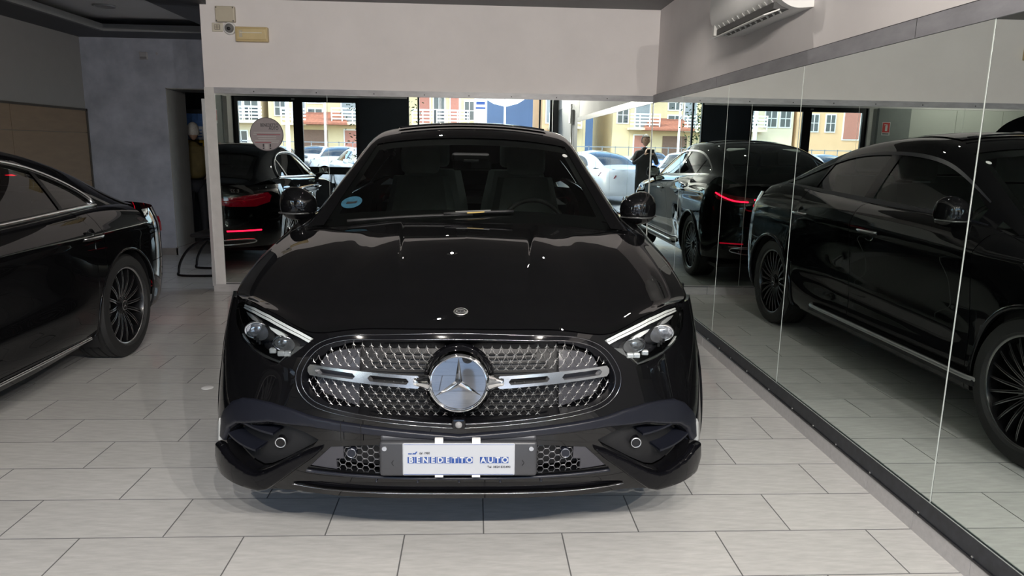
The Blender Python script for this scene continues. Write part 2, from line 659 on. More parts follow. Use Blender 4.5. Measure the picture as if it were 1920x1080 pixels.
MB().box(-5.6, -1.6, 12.2, 12.4, 0, 2.9).box(-5.7, -5.5, SY, 12.4, 0, 2.9).box(-1.7, -1.5, SY, 12.4, 0, 2.9).box(-5.7, -1.5, SY + .6, 12.4, 2.6, 2.8).build('wall_back_office', m_bluecol, kind='structure')
dl = empty('door_leaf', (-3.33, SY + .2, 0), label='white door leaf standing open in the dark doorway', cat='door')
MB().box(-.02, .04, 0, .045, .01, 2.08).box(.0, .035, .045, .8, .01, 2.08).build('door_panel', M('door_white', (.55, .6, .62), .5, var=.03), dl)
MB().tube([(-.0, .72, 1.02), (-.06, .72, 1.02), (-.06, .6, 1.02)], .009, 8).build('door_handle', m_steel, dl)
th = empty('thermostat', (-4.13, SY, 2.5), label='small grey square box high on the stucco wall', cat='thermostat')
MB().rbox(-.05, .05, -.022, 0, -.045, .045, .006).build('housing', M('thermo_grey', (.2, .2, .215), .5, var=.03), th)
MB().rbox(-.042, .042, -.026, -.02, -.035, -.012, .003).build('louvre', M('thermo_grey2', (.12, .12, .13), .5, var=.03), th)
MB().disc((-3.97, SY - .006, 2.53), .016, 'y', 16, .006).build('wall_button', MATS['thermo_grey'], label='tiny round grey cap on the stucco wall', cat='cap')

# brown boards leaning on the left wall
m_board = M('brown_board', (.135, .098, .068), .6, var=.1, vscale=3, stretch=(1, 1, 6))
pb = empty('board_panel', (-4.9, 7.4, 0), label='brown board panels with a dark frame on the dark grey wall', cat='panel')
for z0, z1 in ((.35, .955), (.96, 1.548), (1.553, 1.82)):
    for y0, y1 in ((-.9, .65), (.655, 2.16)):
        MB().box(0, .018, y0, y1, z0, z1).build('board', m_board, pb)
MB().box(0, .03, -.93, 2.19, 1.82, 1.845).box(0, .03, 2.16, 2.19, .3, 1.845).build('frame', M('board_frame', (.03, .026, .022), .5, var=.1), pb)

# the two posters deep in the office
po = empty('poster', (-4.52, 12.19, 1.66), label='blue and white poster above the yellow sign in the office', cat='poster')
MB().box(-.16, .14, 0, .006, -.16, .25).build('sheet', M('poster_white', (.5, .55, .62), .6, var=.05), po)
MB().box(-.16, .14, -.003, .0, .05, .25).build('blue_print', M('poster_blue', (.06, .16, .42), .5, var=.3, vscale=20), po)
for k in range(3):
    MB().box(-.12 + .02 * k, .1, -.003, 0, -.12 + .05 * k, -.1 + .05 * k).build('print_line', MATS['poster_blue'], po)
ys = empty('yellow_sign', (-4.52, 12.19, 1.33), label='yellow and black sign below the blue poster in the office', cat='sign')
MB().box(-.17, .19, 0, .006, -.22, .16).build('sheet', M('sign_yellow', (.75, .48, .03), .5, var=.04), ys)
MB().box(-.17, .19, -.003, 0, -.06, -.01).build('black_bar', m_black, ys)
MB().box(-.04, .1, -.003, 0, .02, .12).build('black_print', m_black, ys)
MB().box(-.08, .06, -.003, 0, -.18, -.1).build('black_print', m_black, ys)

# ---- devices high on the back wall
jb = empty('junction_box', (-2.32, YB, 2.62), label='square beige junction box on the white wall above the mirror', cat='box')
MB().rbox(-.088, .088, -.05, 0, -.068, .072, .008).build('cover', m_beige, jb)
for sx in (-1, 1):
    for sz in (-1, 1):
        MB().disc((sx * .076, -.054, sz * .058), .006, 'y', 10, .005).build('screw', M('screw_dark', (.1, .09, .08), .5, var=.1), jb)
ws = empty('socket_plate', (-2.405, YB, 2.508), label='small cream switch plate beside the dome camera', cat='socket')
MB().rbox(-.05, .05, -.014, 0, -.04, .04, .006).build('plate', M('cream_plastic', (.6, .56, .47), .4, var=.03), ws)
MB().rbox(-.026, .026, -.02, -.012, -.022, .024, .003).build('insert', M('brown_insert', (.16, .14, .12), .5, var=.1), ws)
for sx in (-1, 1):
    MB().box(sx * .012 - .009, sx * .012 + .009, -.0225, -.018, .003, .02).box(sx * .012 - .009, sx * .012 + .009, -.0225, -.018, -.018, -.001).build('rocker', m_beige, ws)
dc = empty('dome_camera', (-2.29, YB, 2.5), label='round white dome camera between switch plate and lamp', cat='camera')
MB().revolve([(.0, -.03), (.05, -.03), (.056, -.022), (.056, 0), (0, 0)], 28, 'y').build('base', m_white, dc, True, 35)
MB().revolve([(.042 * math.cos(a), -.03 - .04 * math.sin(a)) for a in np.linspace(0, PI / 2, 8)], 24, 'y').build('dome', M('dome_grey', (.2, .2, .2), .1, var=.05), dc, True)
MB().revolve([(.0, -.074), (.013, -.073), (.017, -.066), (.017, -.04)], 16, 'y', (.004, 0, -.008)).build('lens', m_black, dc, True)
el = empty('emergency_lamp', (-2.085, YB, 2.448), label='yellowed rectangular emergency lamp on the white wall', cat='lamp')
MB().rbox(-.148, .148, -.055, 0, -.066, .066, .008).build('housing', M('yellowed_plastic', (.55, .43, .22), .4, var=.08, vscale=5), el)
MB().rbox(-.135, .135, -.063, -.05, -.05, .05, .008).build('diffuser', M('yellowed_diffuser', (.62, .5, .28), .25, var=.1, vscale=6), el)
MB().tube([(-.1, -.066, .012), (.1, -.066, .012)], .006, 8).build('tube', M('lamp_tube', (.8, .74, .58), .3, var=.03), el)
MB().box(-.108, -.08, -.07, -.06, -.03, .03).build('tube_clip', m_beige, el)

# round notice stuck on the mirror
rs = empty('round_notice', (-2.0, YB - .007, 1.54), label='round pinkish notice disc stuck on the back mirror', cat='sign')
MB().disc((0, -.005, 0), .158, 'y', 56, .005).build('rim', M('notice_rim', (.05, .045, .05), .5, var=.05), rs)
MB().disc((0, -.007, 0), .152, 'y', 56, .003).build('sheet', M('notice_sheet', (.30, .265, .275), .6, var=.03), rs)
m_ink = M('ink_dark', (.03, .03, .035), .6, var=.05)
text('lettering', 'BENEDETTO', .042, m_ink, (.03, -.0078, .085), (PI / 2, 0, 0), rs, sx=.72, bold=.0006)
text('lettering', 'AUTO', .042, m_ink, (.07, -.0078, .056), (PI / 2, 0, 0), rs, sx=.78, bold=.0006)
m_pk = M('notice_print', (.42, .40, .40), .6, var=.1)
m_rd = M('notice_red', (.30, .08, .10), .6, var=.1)
for z, a, b, mm in ((.018, -.12, .135, m_pk), (0., -.09, .13, m_rd), (-.0, -.125, -.095, m_pk), (-.02, -.09, .09, m_pk), (-.04, -.08, .09, m_pk), (-.06, -.11, .12, m_pk), (-.076, -.11, .04, m_rd), (-.076, .045, .11, m_pk)):
    MB().box(a, b, -.0085, -.007, z - .005, z + .003).build('print_line', mm, rs)
MB().box(-.018, .014, -.0085, -.007, -.14, -.092).build('print_block', m_pk, rs)
for x in (-.034, .032):
    MB().box(x - .006, x + .006, -.0085, -.007, -.118, -.09).disc((x, -.0085, -.132), .007, 'y', 12, .0015).build('print_figure', m_ink, rs)

# mirror lug at the foot of the back mirror, seen beside the car
sl = empty('floor_socket', (1.36, YB, .085), label='small black socket at the foot of the back mirror', cat='socket')
MB().rbox(-.035, .035, -.034, -.006, -.03, .035, .006).build('housing', m_black, sl)
MB().disc((0, -.037, .0), .014, 'y', 12, .004).build('plug', m_white, sl)

# ---- air conditioner on the right wall
ac = empty('air_conditioner', (XR + .026, 4.42, 2.2), label='white split air conditioner with open louvres on the wall above the mirrors', cat='air conditioner')
prof = curve2([(0, .0), (-.10, -.005), (-.175, .03), (-.215, .085), (-.225, .19), (-.20, .285), (-.12, .3), (0, .3)], 6)
MB().prism([(p[0], p[1]) for p in prof], 1.04, 'y', -.52).build('casing', M('ac_white', (.70, .70, .69), .35, var=.015), ac, True, 40)
MB().box(-.19, -.105, -.46, .46, -.004, .03).build('outlet', M('ac_dark', (.05, .05, .05), .5, var=.1), ac)
for k in range(11):
    y = -.42 + .084 * k
    MB().add([(-.205, y - .02, .05), (-.205, y + .016, .05), (-.125, y + .016, -.02), (-.125, y + .006, -.02), (-.15, y, .05)], [(0, 1, 2, 3), (0, 3, 4), (1, 4, 2), (2, 4, 3)]).build('vane', M('ac_vane', (.62, .62, .6), .4, var=.02), ac)
MB().add([(-.16, -.47, -.004), (-.16, .47, -.004), (-.245, .47, -.035), (-.245, -.47, -.035), (-.158, -.47, -.01), (-.158, .47, -.01), (-.243, .47, -.041), (-.243, -.47, -.041)],
         [(0, 1, 2, 3), (7, 6, 5, 4), (0, 4, 5, 1), (1, 5, 6, 2), (2, 6, 7, 3), (3, 7, 4, 0)]).build('flap', MATS['ac_white'], ac)
MB().box(-.205, -.1, .47, .5, -.006, .07).build('end_bracket', MATS['ac_vane'], ac)

# ---- box and pipes on the grey wall near the shop front
cb = empty('conduit_box', (XR + .024, 1.1, 2.0), label='white box with pipes on the grey side wall', cat='box')
MB().rbox(-.07, 0, -.12, .12, -.1, .14, .01).build('housing', m_white, cb)
MB().tube([(-.03, .05, -.1), (-.03, .05, -.5)], .018, 8).build('pipe', m_white, cb, True)
MB().tube([(-.03, -.05, .14), (-.03, -.05, .25)], .018, 8).build('pipe', m_white, cb, True)

# ---- little white disc on the floor
MB().revolve([(0, .003), (.03, .003), (.035, .0015), (.035, 0)], 28, 'z', (-1.605, 4.25, .0)).build('floor_disc', M('disc_white', (.85, .85, .84), .4, var=.02), smooth=True, sharp=40,
    label='small round white disc lying on the grey floor tiles', cat='disc')

# ---- shop front
Z1 = 2.42
lin = MB().box(-9.2, -1.44, YF - .2, YF, Z1, 2.9).box(-1.44, XR + .2, YF - .2, YF, 2.72, 2.9).build('wall_front', m_wall, kind='structure')
MB().box(-2.44, -1.44, YF - .22, YF + .02, 0, Z1).build('column_dark', m_bluecol, kind='structure')
MB().box(-5.95, -5.24, YF - .2, YF + .12, 0, Z1).build('column_grey', M('column_grey_paint', (.26, .28, .27), .6, var=.04), kind='structure')
MB().box(-5.24, -5.07, YF - .15, YF + .03, 0, Z1).build('column_white', M('column_white_paint', (.75, .73, .68), .6, var=.03), kind='structure')
wp = MB().box(-9.2, -5.95, YF - .2, YF - .02, 0, Z1).build('wall_front_panels', M('panel_white', (.62, .63, .58), .5, var=.02), kind='structure')
for x in (-9.15, -8.1, -7.05):
    MB().box(x, x + 1.04, YF - .02, YF - .005, .02, Z1 - .02).build('wall_panel', MATS['panel_white'], wp)
MB().box(1.62, XR + .03, YF - .2, YF + .02, 0, 2.72).build('column_corner', m_frame, kind='structure')


def leaf(root, x0, x1, z0=0., fr=.12, rail=None, top=.1, Z1=2.42):
    """framed glass leaf between x0 and x1"""
    MB().box(x0, x0 + fr, -.08, -.02, z0, Z1).box(x1 - fr, x1, -.08, -.02, z0, Z1).build('stile', m_frame, root)
    MB().box(x0 + fr, x1 - fr, -.08, -.02, Z1 - top, Z1).box(x0 + fr, x1 - fr, -.08, -.02, z0, z0 + .12).build('rail', m_frame, root)
    cuts = [z0 + .12, Z1 - top]
    if rail:
        MB().box(x0 + fr, x1 - fr, -.08, -.02, rail[0], rail[1]).build('middle_rail', m_frame, root)
        cuts = [z0 + .12, rail[0], rail[1], Z1 - top]
    for a, b in zip(cuts[::2], cuts[1::2]):
        MB().add([(x0 + fr, -.05, a), (x1 - fr, -.05, a), (x1 - fr, -.05, b), (x0 + fr, -.05, b)], [(0, 1, 2, 3)]).build('pane', m_pane, root)


dr = empty('window_1', (0, YF, 0), kind='structure')
leaf(dr, -5.07, -3.705, rail=(.83, .99), fr=.115)
leaf(dr, -3.705, -2.44, rail=(.83, .99), fr=.08)
MB().tube([(-3.8, .03, .95), (-3.8, .06, 1.0), (-3.8, .06, 1.3), (-3.8, .03, 1.35)], .012, 8).build('door_handle', m_steel, dr, True)
MB().box(-3.84, -3.78, -.02, .005, Z1 - .06, Z1 - .03).build('door_closer', m_steel, dr)
w2 = empty('window_2', (0, YF, 0), kind='structure')
leaf(w2, -1.44, -1.19, fr=.035, top=.05, Z1=2.72)
leaf(w2, 1.35, 1.62, fr=.035, top=.05, Z1=2.72)
MB().box(-1.19, 1.35, -.08, -.02, 2.67, 2.72).build('head_rail', m_frame, w2)
MB().box(-1.19, 1.35, -.1, -.0, -.004, .012).build('threshold', m_steel, w2)

fe = empty('extinguisher_sign', (-5.42, YF + .121, 1.98), label='red fire extinguisher sign on the grey column', cat='sign')
MB().box(-.09, .09, 0, .004, -.13, .15).build('plate', m_white, fe)
MB().box(-.08, .08, .003, .006, -.07, .14).build('red_print', M('sign_red', (.6, .03, .03), .5, var=.03), fe)
MB().rbox(-.03, .02, .005, .008, -.04, .07, .001).box(-.025, .0, .005, .008, .07, .1).box(.0, .045, .005, .008, .085, .1).build('extinguisher_print', m_white, fe)
MB().box(-.07, .07, .003, .006, -.11, -.09).build('print_line', m_ink, fe)

# ---- ceiling spotlights
SPOTS = [(x, y) for y in (1.0, 2.6, 4.2, 5.8) for x in (-.35, 1.05)] + [(-1.75, 1.0), (-3.7, .8), (-6.5, .1), (-7.7, .1)]  # last two are added fill, tilted to brighten the white front panels
m_led = M('led', (.9, .9, .88), .4, emit=(1, .97, .9), es=14)


def lamp(parent, watt, loc, rot, size):
    ld = bpy.data.lights.new('spot_light', 'SPOT')
    ld.energy = watt
    ld.spot_size = math.radians(size)
    ld.spot_blend = .6
    ld.shadow_soft_size = .014
    ld.color = (1, .93, .85)
    lo = bpy.data.objects.new('spot_light', ld)
    COL.objects.link(lo)
    lo.parent = parent
    lo.location = loc
    lo.rotation_euler = rot


for k, (x, y) in enumerate(SPOTS):
    zc = CEIL if x > -2.56 else SOFF
    s = empty('ceiling_spotlight', (x, y, zc), label='small round recessed spotlight in the dark showroom ceiling', cat='spotlight', group='ceiling spotlights')
    MB().revolve([(.036, -.002), (.05, -.004), (.052, 0), (.036, 0)], 20, 'z').build('bezel', m_white, s, True)
    MB().disc((0, 0, -.002), .014, 'z', 20, .001).build('led', m_led, s)
    MB().revolve([(.036, -.002), (.03, .01), (.0142, -.0012)], 20, 'z').build('reflector', m_steel, s, True)
    lamp(s, SPOT_W * (4 if x < -6 else 1), (0, 0, -.02), (math.radians(-55) if x < -6 else 0, 0, 0), 140)
# added fill spotlights on a track, standing in for daylight from the shop front
trk = MB().box(-1.0, 1.65, -.93, -.89, CEIL - .03, CEIL).build('fill_lamp_track', m_white, kind='structure')
for k, x in enumerate((-.7, -.15, .4, .95, 1.5)):
    s = empty('fill_spotlight', (x, -.91, CEIL - .03), label='white track spotlight above the shop front aimed into the room', cat='spotlight', group='track spotlights')
    MB().tube([(0, 0, 0), (0, 0, -.05)], .008, 8).build('stem', m_white, s, True)
    h = MB().revolve([(0, .06), (.03, .06), (.034, .05), (.034, -.05), (.03, -.05), (.03, -.04), (0, -.04)], 20, 'y').build('lamp_head', m_white, s, True, 40)
    h.location = (0, 0, -.075)
    h.rotation_euler = (math.radians(12), 0, PI)
    d = MB().disc((0, -.043, 0), .014, 'y', 20, .002).build('led', m_led, h)
    lamp(s, FILL_W, (0, .08, -.09), (math.radians(72), 0, 0), 130)
# daylight portals at the openings help the sky find its way in
for nm, x0, x1, zt_ in (('portal_door', -5.07, -2.44, 2.42), ('portal_window', -1.44, 1.62, 2.72)):
    ld = bpy.data.lights.new(nm, 'AREA')
    ld.shape = 'RECTANGLE'
    ld.size = x1 - x0
    ld.size_y = zt_
    ld.cycles.is_portal = True
    lo = bpy.data.objects.new(nm, ld)
    COL.objects.link(lo)
    lo.location = ((x0 + x1) / 2, YF - .22, zt_ / 2)
    lo.rotation_euler = (PI / 2, 0, 0)
# ================================================================== car bodies: shared shape functions
m_paint = M('black_paint', (.0035, .0035, .004), .3, spec=.0, coat=1., coatr=.0, var=.02, vscale=2)
m_gloss = M('gloss_black_trim', (.004, .004, .005), .08, spec=.35, var=.02)
m_satin = M('satin_dark_trim', (.008, .009, .014), .33, spec=.35, var=.05)
m_dark = M('dark_plastic', (.006, .006, .007), .55, var=.1)
m_rubber = M('tyre_rubber', (.010, .010, .0105), .7, var=.2, vscale=30, bump=.03, bscale=150)
m_rimblack = M('rim_black', (.008, .008, .009), .2, .3, var=.05)
m_rimcut = M('rim_machined', (.62, .62, .63), .3, 1., var=.05)
m_disc = M('brake_disc', (.28, .28, .28), .35, 1., var=.1)
m_wsglass = glass('windscreen_glass', (.74, .80, .77))
m_sideglass = glass('side_glass', (.5, .56, .54))
m_darkglass = glass('privacy_glass', (.16, .18, .18))
m_lens = glass('lamp_lens', (.90, .92, .92))
m_redlens = M('red_lens', (.09, .003, .006), .1, spec=.6, coat=1., var=.05)
m_redlit = M('red_light', (.5, .01, .02), .3, emit=(1., .004, .025), es=3.2)
m_silver = M('silver_badge', (.68, .68, .68), .36, 1., var=.03)
m_leather = M('grey_leather', (.70, .77, .74), .5, var=.06, vscale=12)
m_inner = M('interior_black', (.013, .014, .015), .6, var=.1)
m_whitebar = M('light_guide_white', (.80, .81, .80), .25, spec=.6, var=.03)


class Car:
    """body surface in the car's own frame: front at y = 0, x across, z up"""

    def __init__(s, **k):
        s.__dict__.update(k)

    # ---- front face
    def F(s, x, z):
        P = s.Pz(z)
        t = np.clip(np.abs(x) / s.wz(z), 0, .99995)
        return s.yn(z) + (s.y1 - s.yn(z)) * (1 - (1 - t ** P) ** (1 / P))

    def R(s, x, z):
        P = s.Pr
        t = np.clip(np.abs(x) / s.wr(z), 0, .99995)
        return s.yr(z) - (s.yr(z) - s.y2) * (1 - (1 - t ** P) ** (1 / P))

    def onF(s, V, d, f=None):
        f = f or s.F
        x, z = V[:, 0], V[:, 1]
        sg = -1. if f == s.F else 1.
        e = .002
        y = f(x, z)
        fx = (f(x + e, z) - f(x - e, z)) / (2 * e)
        fx = np.clip(fx, -6, 6)
        fz = (f(x, z + e) - f(x, z - e)) / (2 * e)
        n = np.stack([-sg * fx, np.full_like(x, sg), -sg * fz], 1)
        n /= np.linalg.norm(n, axis=1)[:, None]
        return np.stack([x, y, z], 1) - n * d

    # ---- sides
    def X(s, y, z):
        y = np.asarray(y, float)
        z = np.asarray(z, float)
        a = smooth01((y - s.y1) / .6)
        b = smooth01((y - s.ym) / .7)
        w = s.wz(z) * (1 - a) + s.wd(z) * a
        w = w * (1 - b) + s.wr(z) * b
        for yc in s.ax:
            w = w + s.flare * np.exp(-((y - yc) / .42) ** 2) * np.exp(-((z - .55) / .25) ** 2)
        P = s.Pz(z)
        sf = np.clip((y - s.yn(z)) / (s.y1 - s.yn(z)), 0, 1)
        w = w * (1 - (1 - sf) ** P) ** (1 / P)
        sr = np.clip((s.yr(z) - y) / (s.yr(z) - s.y2), 0, 1)
        return w * (1 - (1 - sr) ** s.Pr) ** (1 / s.Pr)

    def zbot(s, y):
        y = np.asarray(y, float)
        zb = s.zb(y)
        for yc in s.ax:
            d = np.abs(y - yc)
            zb = np.where(d < s.ra, np.maximum(zb, s.za + np.sqrt(np.maximum(s.ra ** 2 - d ** 2, 0))), zb)
        return zb

    def side(s, y, v, inset=0.):
        zt, xt = s.zt(y), s.xt(y)
        zb = s.zbot(y)
        z = zb + (zt - zb) * v
        xm = s.X(y, z)
        vv = np.clip((z - (zt - s.roll)) / s.roll, 0, 1)
        g = 1 - (1 - vv ** 2.2) ** (1 / 2.2)
        x = xm - (xm - xt) * g
        for zc, yc0, yc1, amp, wd in s.creases:
            k = smooth01((y - yc0) / .3) * smooth01((yc1 - y) / .3)
            x = x + amp * k * np.exp(-((z - zc(y)) / wd) ** 2)
        return np.stack([x - inset, y, z], -1)

    def ygrid(s, y0, y1):
        """denser columns near the wheel arches"""
        ys = set(np.linspace(y0, y1, max(4, int((y1 - y0) / .04))).tolist())
        for yc in s.ax:
            for a in np.linspace(0, PI, 41):
                q = yc + s.ra * .9999 * math.cos(a)
                if y0 < q < y1:
                    ys.add(q)
            for q in (yc - s.ra * 1.004, yc + s.ra * 1.004):
                if y0 < q < y1:
                    ys.add(q)
        ys = sorted(ys)
        out = [ys[0]]
        for q in ys[1:]:
            if q - out[-1] > .0006:
                out.append(q)
        out[-1] = y1
        return np.array(out)

    def side_panel(s, name, y0, y1, sg, mat, parent, v0=0., v1=1., inset=0., nv=44, lip=True):
        ys = s.ygrid(y0, y1)
        vs = np.linspace(v0, v1, nv)
        P = np.zeros((len(ys), nv, 3))
        for i, y in enumerate(ys):
            P[i] = s.side(np.full(nv, y), vs, inset)
        if lip:
            Q = np.concatenate([P[:, :1] - [.03, 0, 0], P], 1)
        else:
            Q = P
        Q = Q * [sg, 1, 1]
        return MB().grid(Q, flip=(sg < 0)).build(name, mat, parent, True, 50)

    # ---- greenhouse section: s in 0..1 side, 1..2 roof
    def sec(s, y, NS=24):
        xt, zt = float(s.xt(y)), float(s.zt(y))
        xr, zc, dr = float(s.xr(y)), float(s.zc(y)), float(s.drop(y))
        zr = max(zc - dr, zt + .004)
        a = np.linspace(0, 1, NS + 1)
        sx = xt + (xr - xt) * a + s.bulge * np.sin(PI * a) * min(1, (zr - zt) / .3)
        sz = zt + (zr - zt) * a
        rx = xr * (1 - a)
        rz = zr + (zc - zr) * (1 - (rx / xr) ** 2.2)
        P = np.stack([np.r_[sx, rx[1:]], np.r_[sz, rz[1:]]], 1)
        w = min(6, NS)
        for _ in range(5):
            Q = P.copy()
            lo, hi = NS - w, NS + w
            Q[lo:hi] = .25 * P[lo - 1:hi - 1] + .5 * P[lo:hi] + .25 * P[lo + 1:hi + 1]
            P = Q
        return P

    def G(s, y, ss):
        NS = 24
        P = s.sec(y, NS)
        k = np.clip(np.asarray(ss) * NS, 0, 2 * NS)
        i = np.arange(2 * NS + 1)
        return np.stack([np.interp(k, i, P[:, 0]), np.full(len(k), y), np.interp(k, i, P[:, 1])], 1)

    def gpanel(s, name, y0, y1, s0, s1, sg, mat, parent, off=0., ny=26, ns=14, thick=0.):
        """side strip of the greenhouse; s0, s1 may be functions of y"""
        f0 = s0 if callable(s0) else (lambda y: s0)
        f1 = s1 if callable(s1) else (lambda y: s1)
        P = np.array([s.G(y, np.linspace(f0(y), f1(y), ns)) for y in np.linspace(y0, y1, ny)])
        P[..., 0] += off
        P[..., 2] += off * .5
        return MB().grid(P * [sg, 1, 1], flip=(sg < 0)).build(name, mat, parent, True, 60)

    def gtop(s, name, y0, y1, smin, mat, parent, off=0., ny=40, ns=40):
        f0 = smin if callable(smin) else (lambda y: smin)
        rows = []
        for y in np.linspace(y0, y1, ny):
            h = s.G(y, np.linspace(f0(y), 2, ns))
            h[:, 2] += off
            rows.append(np.concatenate([h, (h * [-1, 1, 1])[::-1][1:]]))
        return MB().grid(np.array(rows)).build(name, mat, parent, True, 60)

    def face_grid(s, name, z0f, z1f, mat, parent, rear=True, d=0., nt=36, nz=24):
        ts = np.linspace(-1, 1, nt * 2 + 1)
        ts = np.sign(ts) * (1 - (1 - np.abs(ts)) ** 1.6) * .9999
        P = np.zeros((len(ts), nz, 3))
        for i, t in enumerate(ts):
            z = np.linspace(z0f(t), z1f(t), nz)
            x = (s.wr(z) if rear else s.wz(z)) * t
            P[i] = s.onF(np.stack([x, z], 1), d, s.R if rear else s.F)
        return MB().grid(P, flip=rear).build(name, mat, parent, True, 50)

    # ---- bonnet as a Coons patch between front edge, shut line, cowl and centre line
    def hood(s, front, shut, cowl, centre, ridge, mat, parent, ns=60, nt=70, name='bonnet'):
        cf = [curve2(c, 24) for c in (front, shut, cowl, centre)]

        def at(c, t):
            d = np.r_[0, np.cumsum(np.linalg.norm(np.diff(c, axis=0), axis=1))]
            d /= d[-1]
            return np.stack([np.interp(t, d, c[:, k]) for k in range(3)], -1)
        S, T = np.linspace(0, 1, ns), np.linspace(0, 1, nt)
        c0, d1, c1, d0 = at(cf[0], S), at(cf[1], T), at(cf[2], S), at(cf[3], T)
        P = np.zeros((nt, ns, 3))
        for i, t in enumerate(T):
            for j, q in enumerate(S):
                P[i, j] = (1 - t) * c0[j] + t * c1[j] + (1 - q) * d0[i] + q * d1[i] - ((1 - q) * (1 - t) * c0[0] + q * (1 - t) * c0[-1] + (1 - q) * t * c1[0] + q * t * c1[-1])
        P[..., 2] += ridge(P[..., 0], P[..., 1])
        full = np.concatenate([(P * [-1, 1, 1])[:, ::-1][:, :-1], P], 1)
        rim = full[:1] + [0, .012, -.012]
        full = np.concatenate([rim, full], 0)
        return MB().grid(full, flip=True).build(name, mat, parent, True, 40)


def star3(r, h=.25, d=.15, base=0.):
    """three-pointed star facing -y: centre raised ridges; returns verts, faces"""
    v = [(0, -d, 0)]
    for k in range(6):
        a = PI / 2 + k * PI / 3
        q = r if k % 2 == 0 else r * h
        v.append((q * math.cos(a), -base - (0 if k % 2 == 0 else 0), q * math.sin(a)))
    f = [(0, 1 + k, 1 + (k + 1) % 6) for k in range(6)]
    return v, f


def wheel(parent, c, sg, r=.36, rr=.262, wid=.255, n=20, style='multi', cut=m_rimcut, steer=0., sw=(.010, .007)):
    """wheel with outer face towards sg*x; hub centre c"""
    w = empty('wheel', c)
    w.parent = parent
    w.rotation_euler = (0, 0, steer)
    h = wid / 2
    tp = [(rr - .004, -h * .82), (rr + .012, -h * .98), (r - .05, -h), (r - .018, -h * .93), (r - .004, -h * .78)]
    for k in range(4):
        a = -h * .62 + k * h * .4133
        tp += [(r, a - h * .12), (r, a + .0), (r - .008, a + .003), (r - .008, a + .012), (r, a + .015)]
    tp += [(r - .002, h * .74), (r - .018, h * .93), (r - .05, h), (rr + .012, h * .98), (rr - .004, h * .82)]
    MB().revolve(tp, 72, 'x').build('tyre', m_rubber, w, True, 40)
    o = h * .8
    rp = [(rr + .004, sg * (o + .008)), (rr - .006, sg * (o + .006)), (rr - .013, sg * (o - .012)), (rr - .02, sg * (o - .05)), (rr - .025, -sg * o)]
    MB().revolve(rp, 72, 'x').build('rim', m_rimblack, w, True, 50)
    MB().revolve([(rr + .003, sg * (o + .0085)), (rr - .005, sg * (o + .0095)), (rr - .010, sg * (o + .003))], 72, 'x').build('rim_lip', cut, w, True)
    MB().revolve([(.17, sg * .0), (.17, sg * .012), (.06, sg * .012)], 48, 'x').build('brake_disc', m_disc, w, True, 30)
    cal = MB()
    for a in np.linspace(-.5, .5, 9):
        pass
    ring = [(.185 * math.cos(a + PI), .185 * math.sin(a + PI)) for a in np.linspace(-.55, .55, 10)] + [(.105 * math.cos(a + PI), .105 * math.sin(a + PI)) for a in np.linspace(.5, -.5, 10)]
    cal.prism(ring, .05 * sg, 'x', 0.).build('brake_caliper', M('caliper_grey', (.12, .12, .12), .4, var=.1), w, False)
    # spokes
    me = mc = None
    for k in range(n):
        a = 2 * PI * k / n
        if style == 'multi':
            da, (w0, w1) = 0., sw
        else:
            da, w0, w1 = (.045 if k % 2 else -.045), .008, .006
        if me is None or style != 'multi' and k == 1:
            sp, cp_ = MB(), MB()
            pts = []
            for q in np.linspace(0, 1, 8):
                rad = .05 + (rr - .014 - .05) * q
                hw = w0 + (w1 - w0) * q
                ang = da * (1 - q) * 1.2 - da * .3
                pts.append((rad, hw, ang, sg * (o - .012 + .012 * math.sin(PI * q) - .02 * (1 - q))))
            va, fa, vb, fb = [], [], [], []
            for rad, hw, ang, x in pts:
                cs, sn = math.cos(ang), math.sin(ang)
                for (t, dx) in ((-hw, -.028), (-hw * .85, 0), (hw * .85, 0), (hw, -.028)):
                    va.append((x + sg * dx, rad * cs - t * sn, rad * sn + t * cs))
                for t, dx in ((-hw * .86, .0006), (-hw * .86 + .0045, .0012), (hw * .86 - .0045, .0012), (hw * .86, .0006)):
                    vb.append((x + sg * dx, rad * cs - t * sn, rad * sn + t * cs))
            for i in range(7):
                for j in range(3):
                    fa.append((i * 4 + j, i * 4 + j + 1, i * 4 + 5 + j, i * 4 + 4 + j))
                fb.append((i * 4, i * 4 + 1, i * 4 + 5, i * 4 + 4))
                fb.append((i * 4 + 2, i * 4 + 3, i * 4 + 7, i * 4 + 6))
            o1 = mk('spoke', va, fa, m_rimblack, w)
            o2 = mk('spoke_edge', vb, fb, cut, w)
            o1.rotation_euler = o2.rotation_euler = (a, 0, 0)
            if k == 0:
                me, mc = [o1.data, None], [o2.data, None]
            else:
                me[1], mc[1] = o1.data, o2.data
        else:
            for src, nm in ((me, 'spoke'), (mc, 'spoke_edge')):
                oo = bpy.data.objects.new(nm, src[k % 2] if style != 'multi' else src[0])
                COL.objects.link(oo)
                oo.parent = w
                oo.rotation_euler = (a, 0, 0)
    hub = MB().revolve([(0, sg * (o - .008)), (.032, sg * (o - .009)), (.036, sg * (o - .014)), (.062, sg * (o - .03)), (.066, sg * (o - .06))], 32, 'x').build('hub_cap', m_rimblack, w, True, 40)
    v, f = star3(.026, .2, .003)
    v = [(sg * (o - .0075) - sg * b, a_ * sg, c_) for a_, b, c_ in v]
    mk('hub_star', v, f, m_silver, w)
    MB().revolve([(.029, sg * (o - .0078)), (.032, sg * (o - .0068)), (.034, sg * (o - .009))], 28, 'x').build('hub_ring', cut, w, True)
    bt = MB()
    for k in range(5):
        a = 2 * PI * k / 5
        bt.disc((sg * (o - .028), .05 * math.cos(a), .05 * math.sin(a)), .008, 'x', 8, sg * .008)
    bt.build('wheel_bolts', m_dark, w, kind='stuff')
    return w


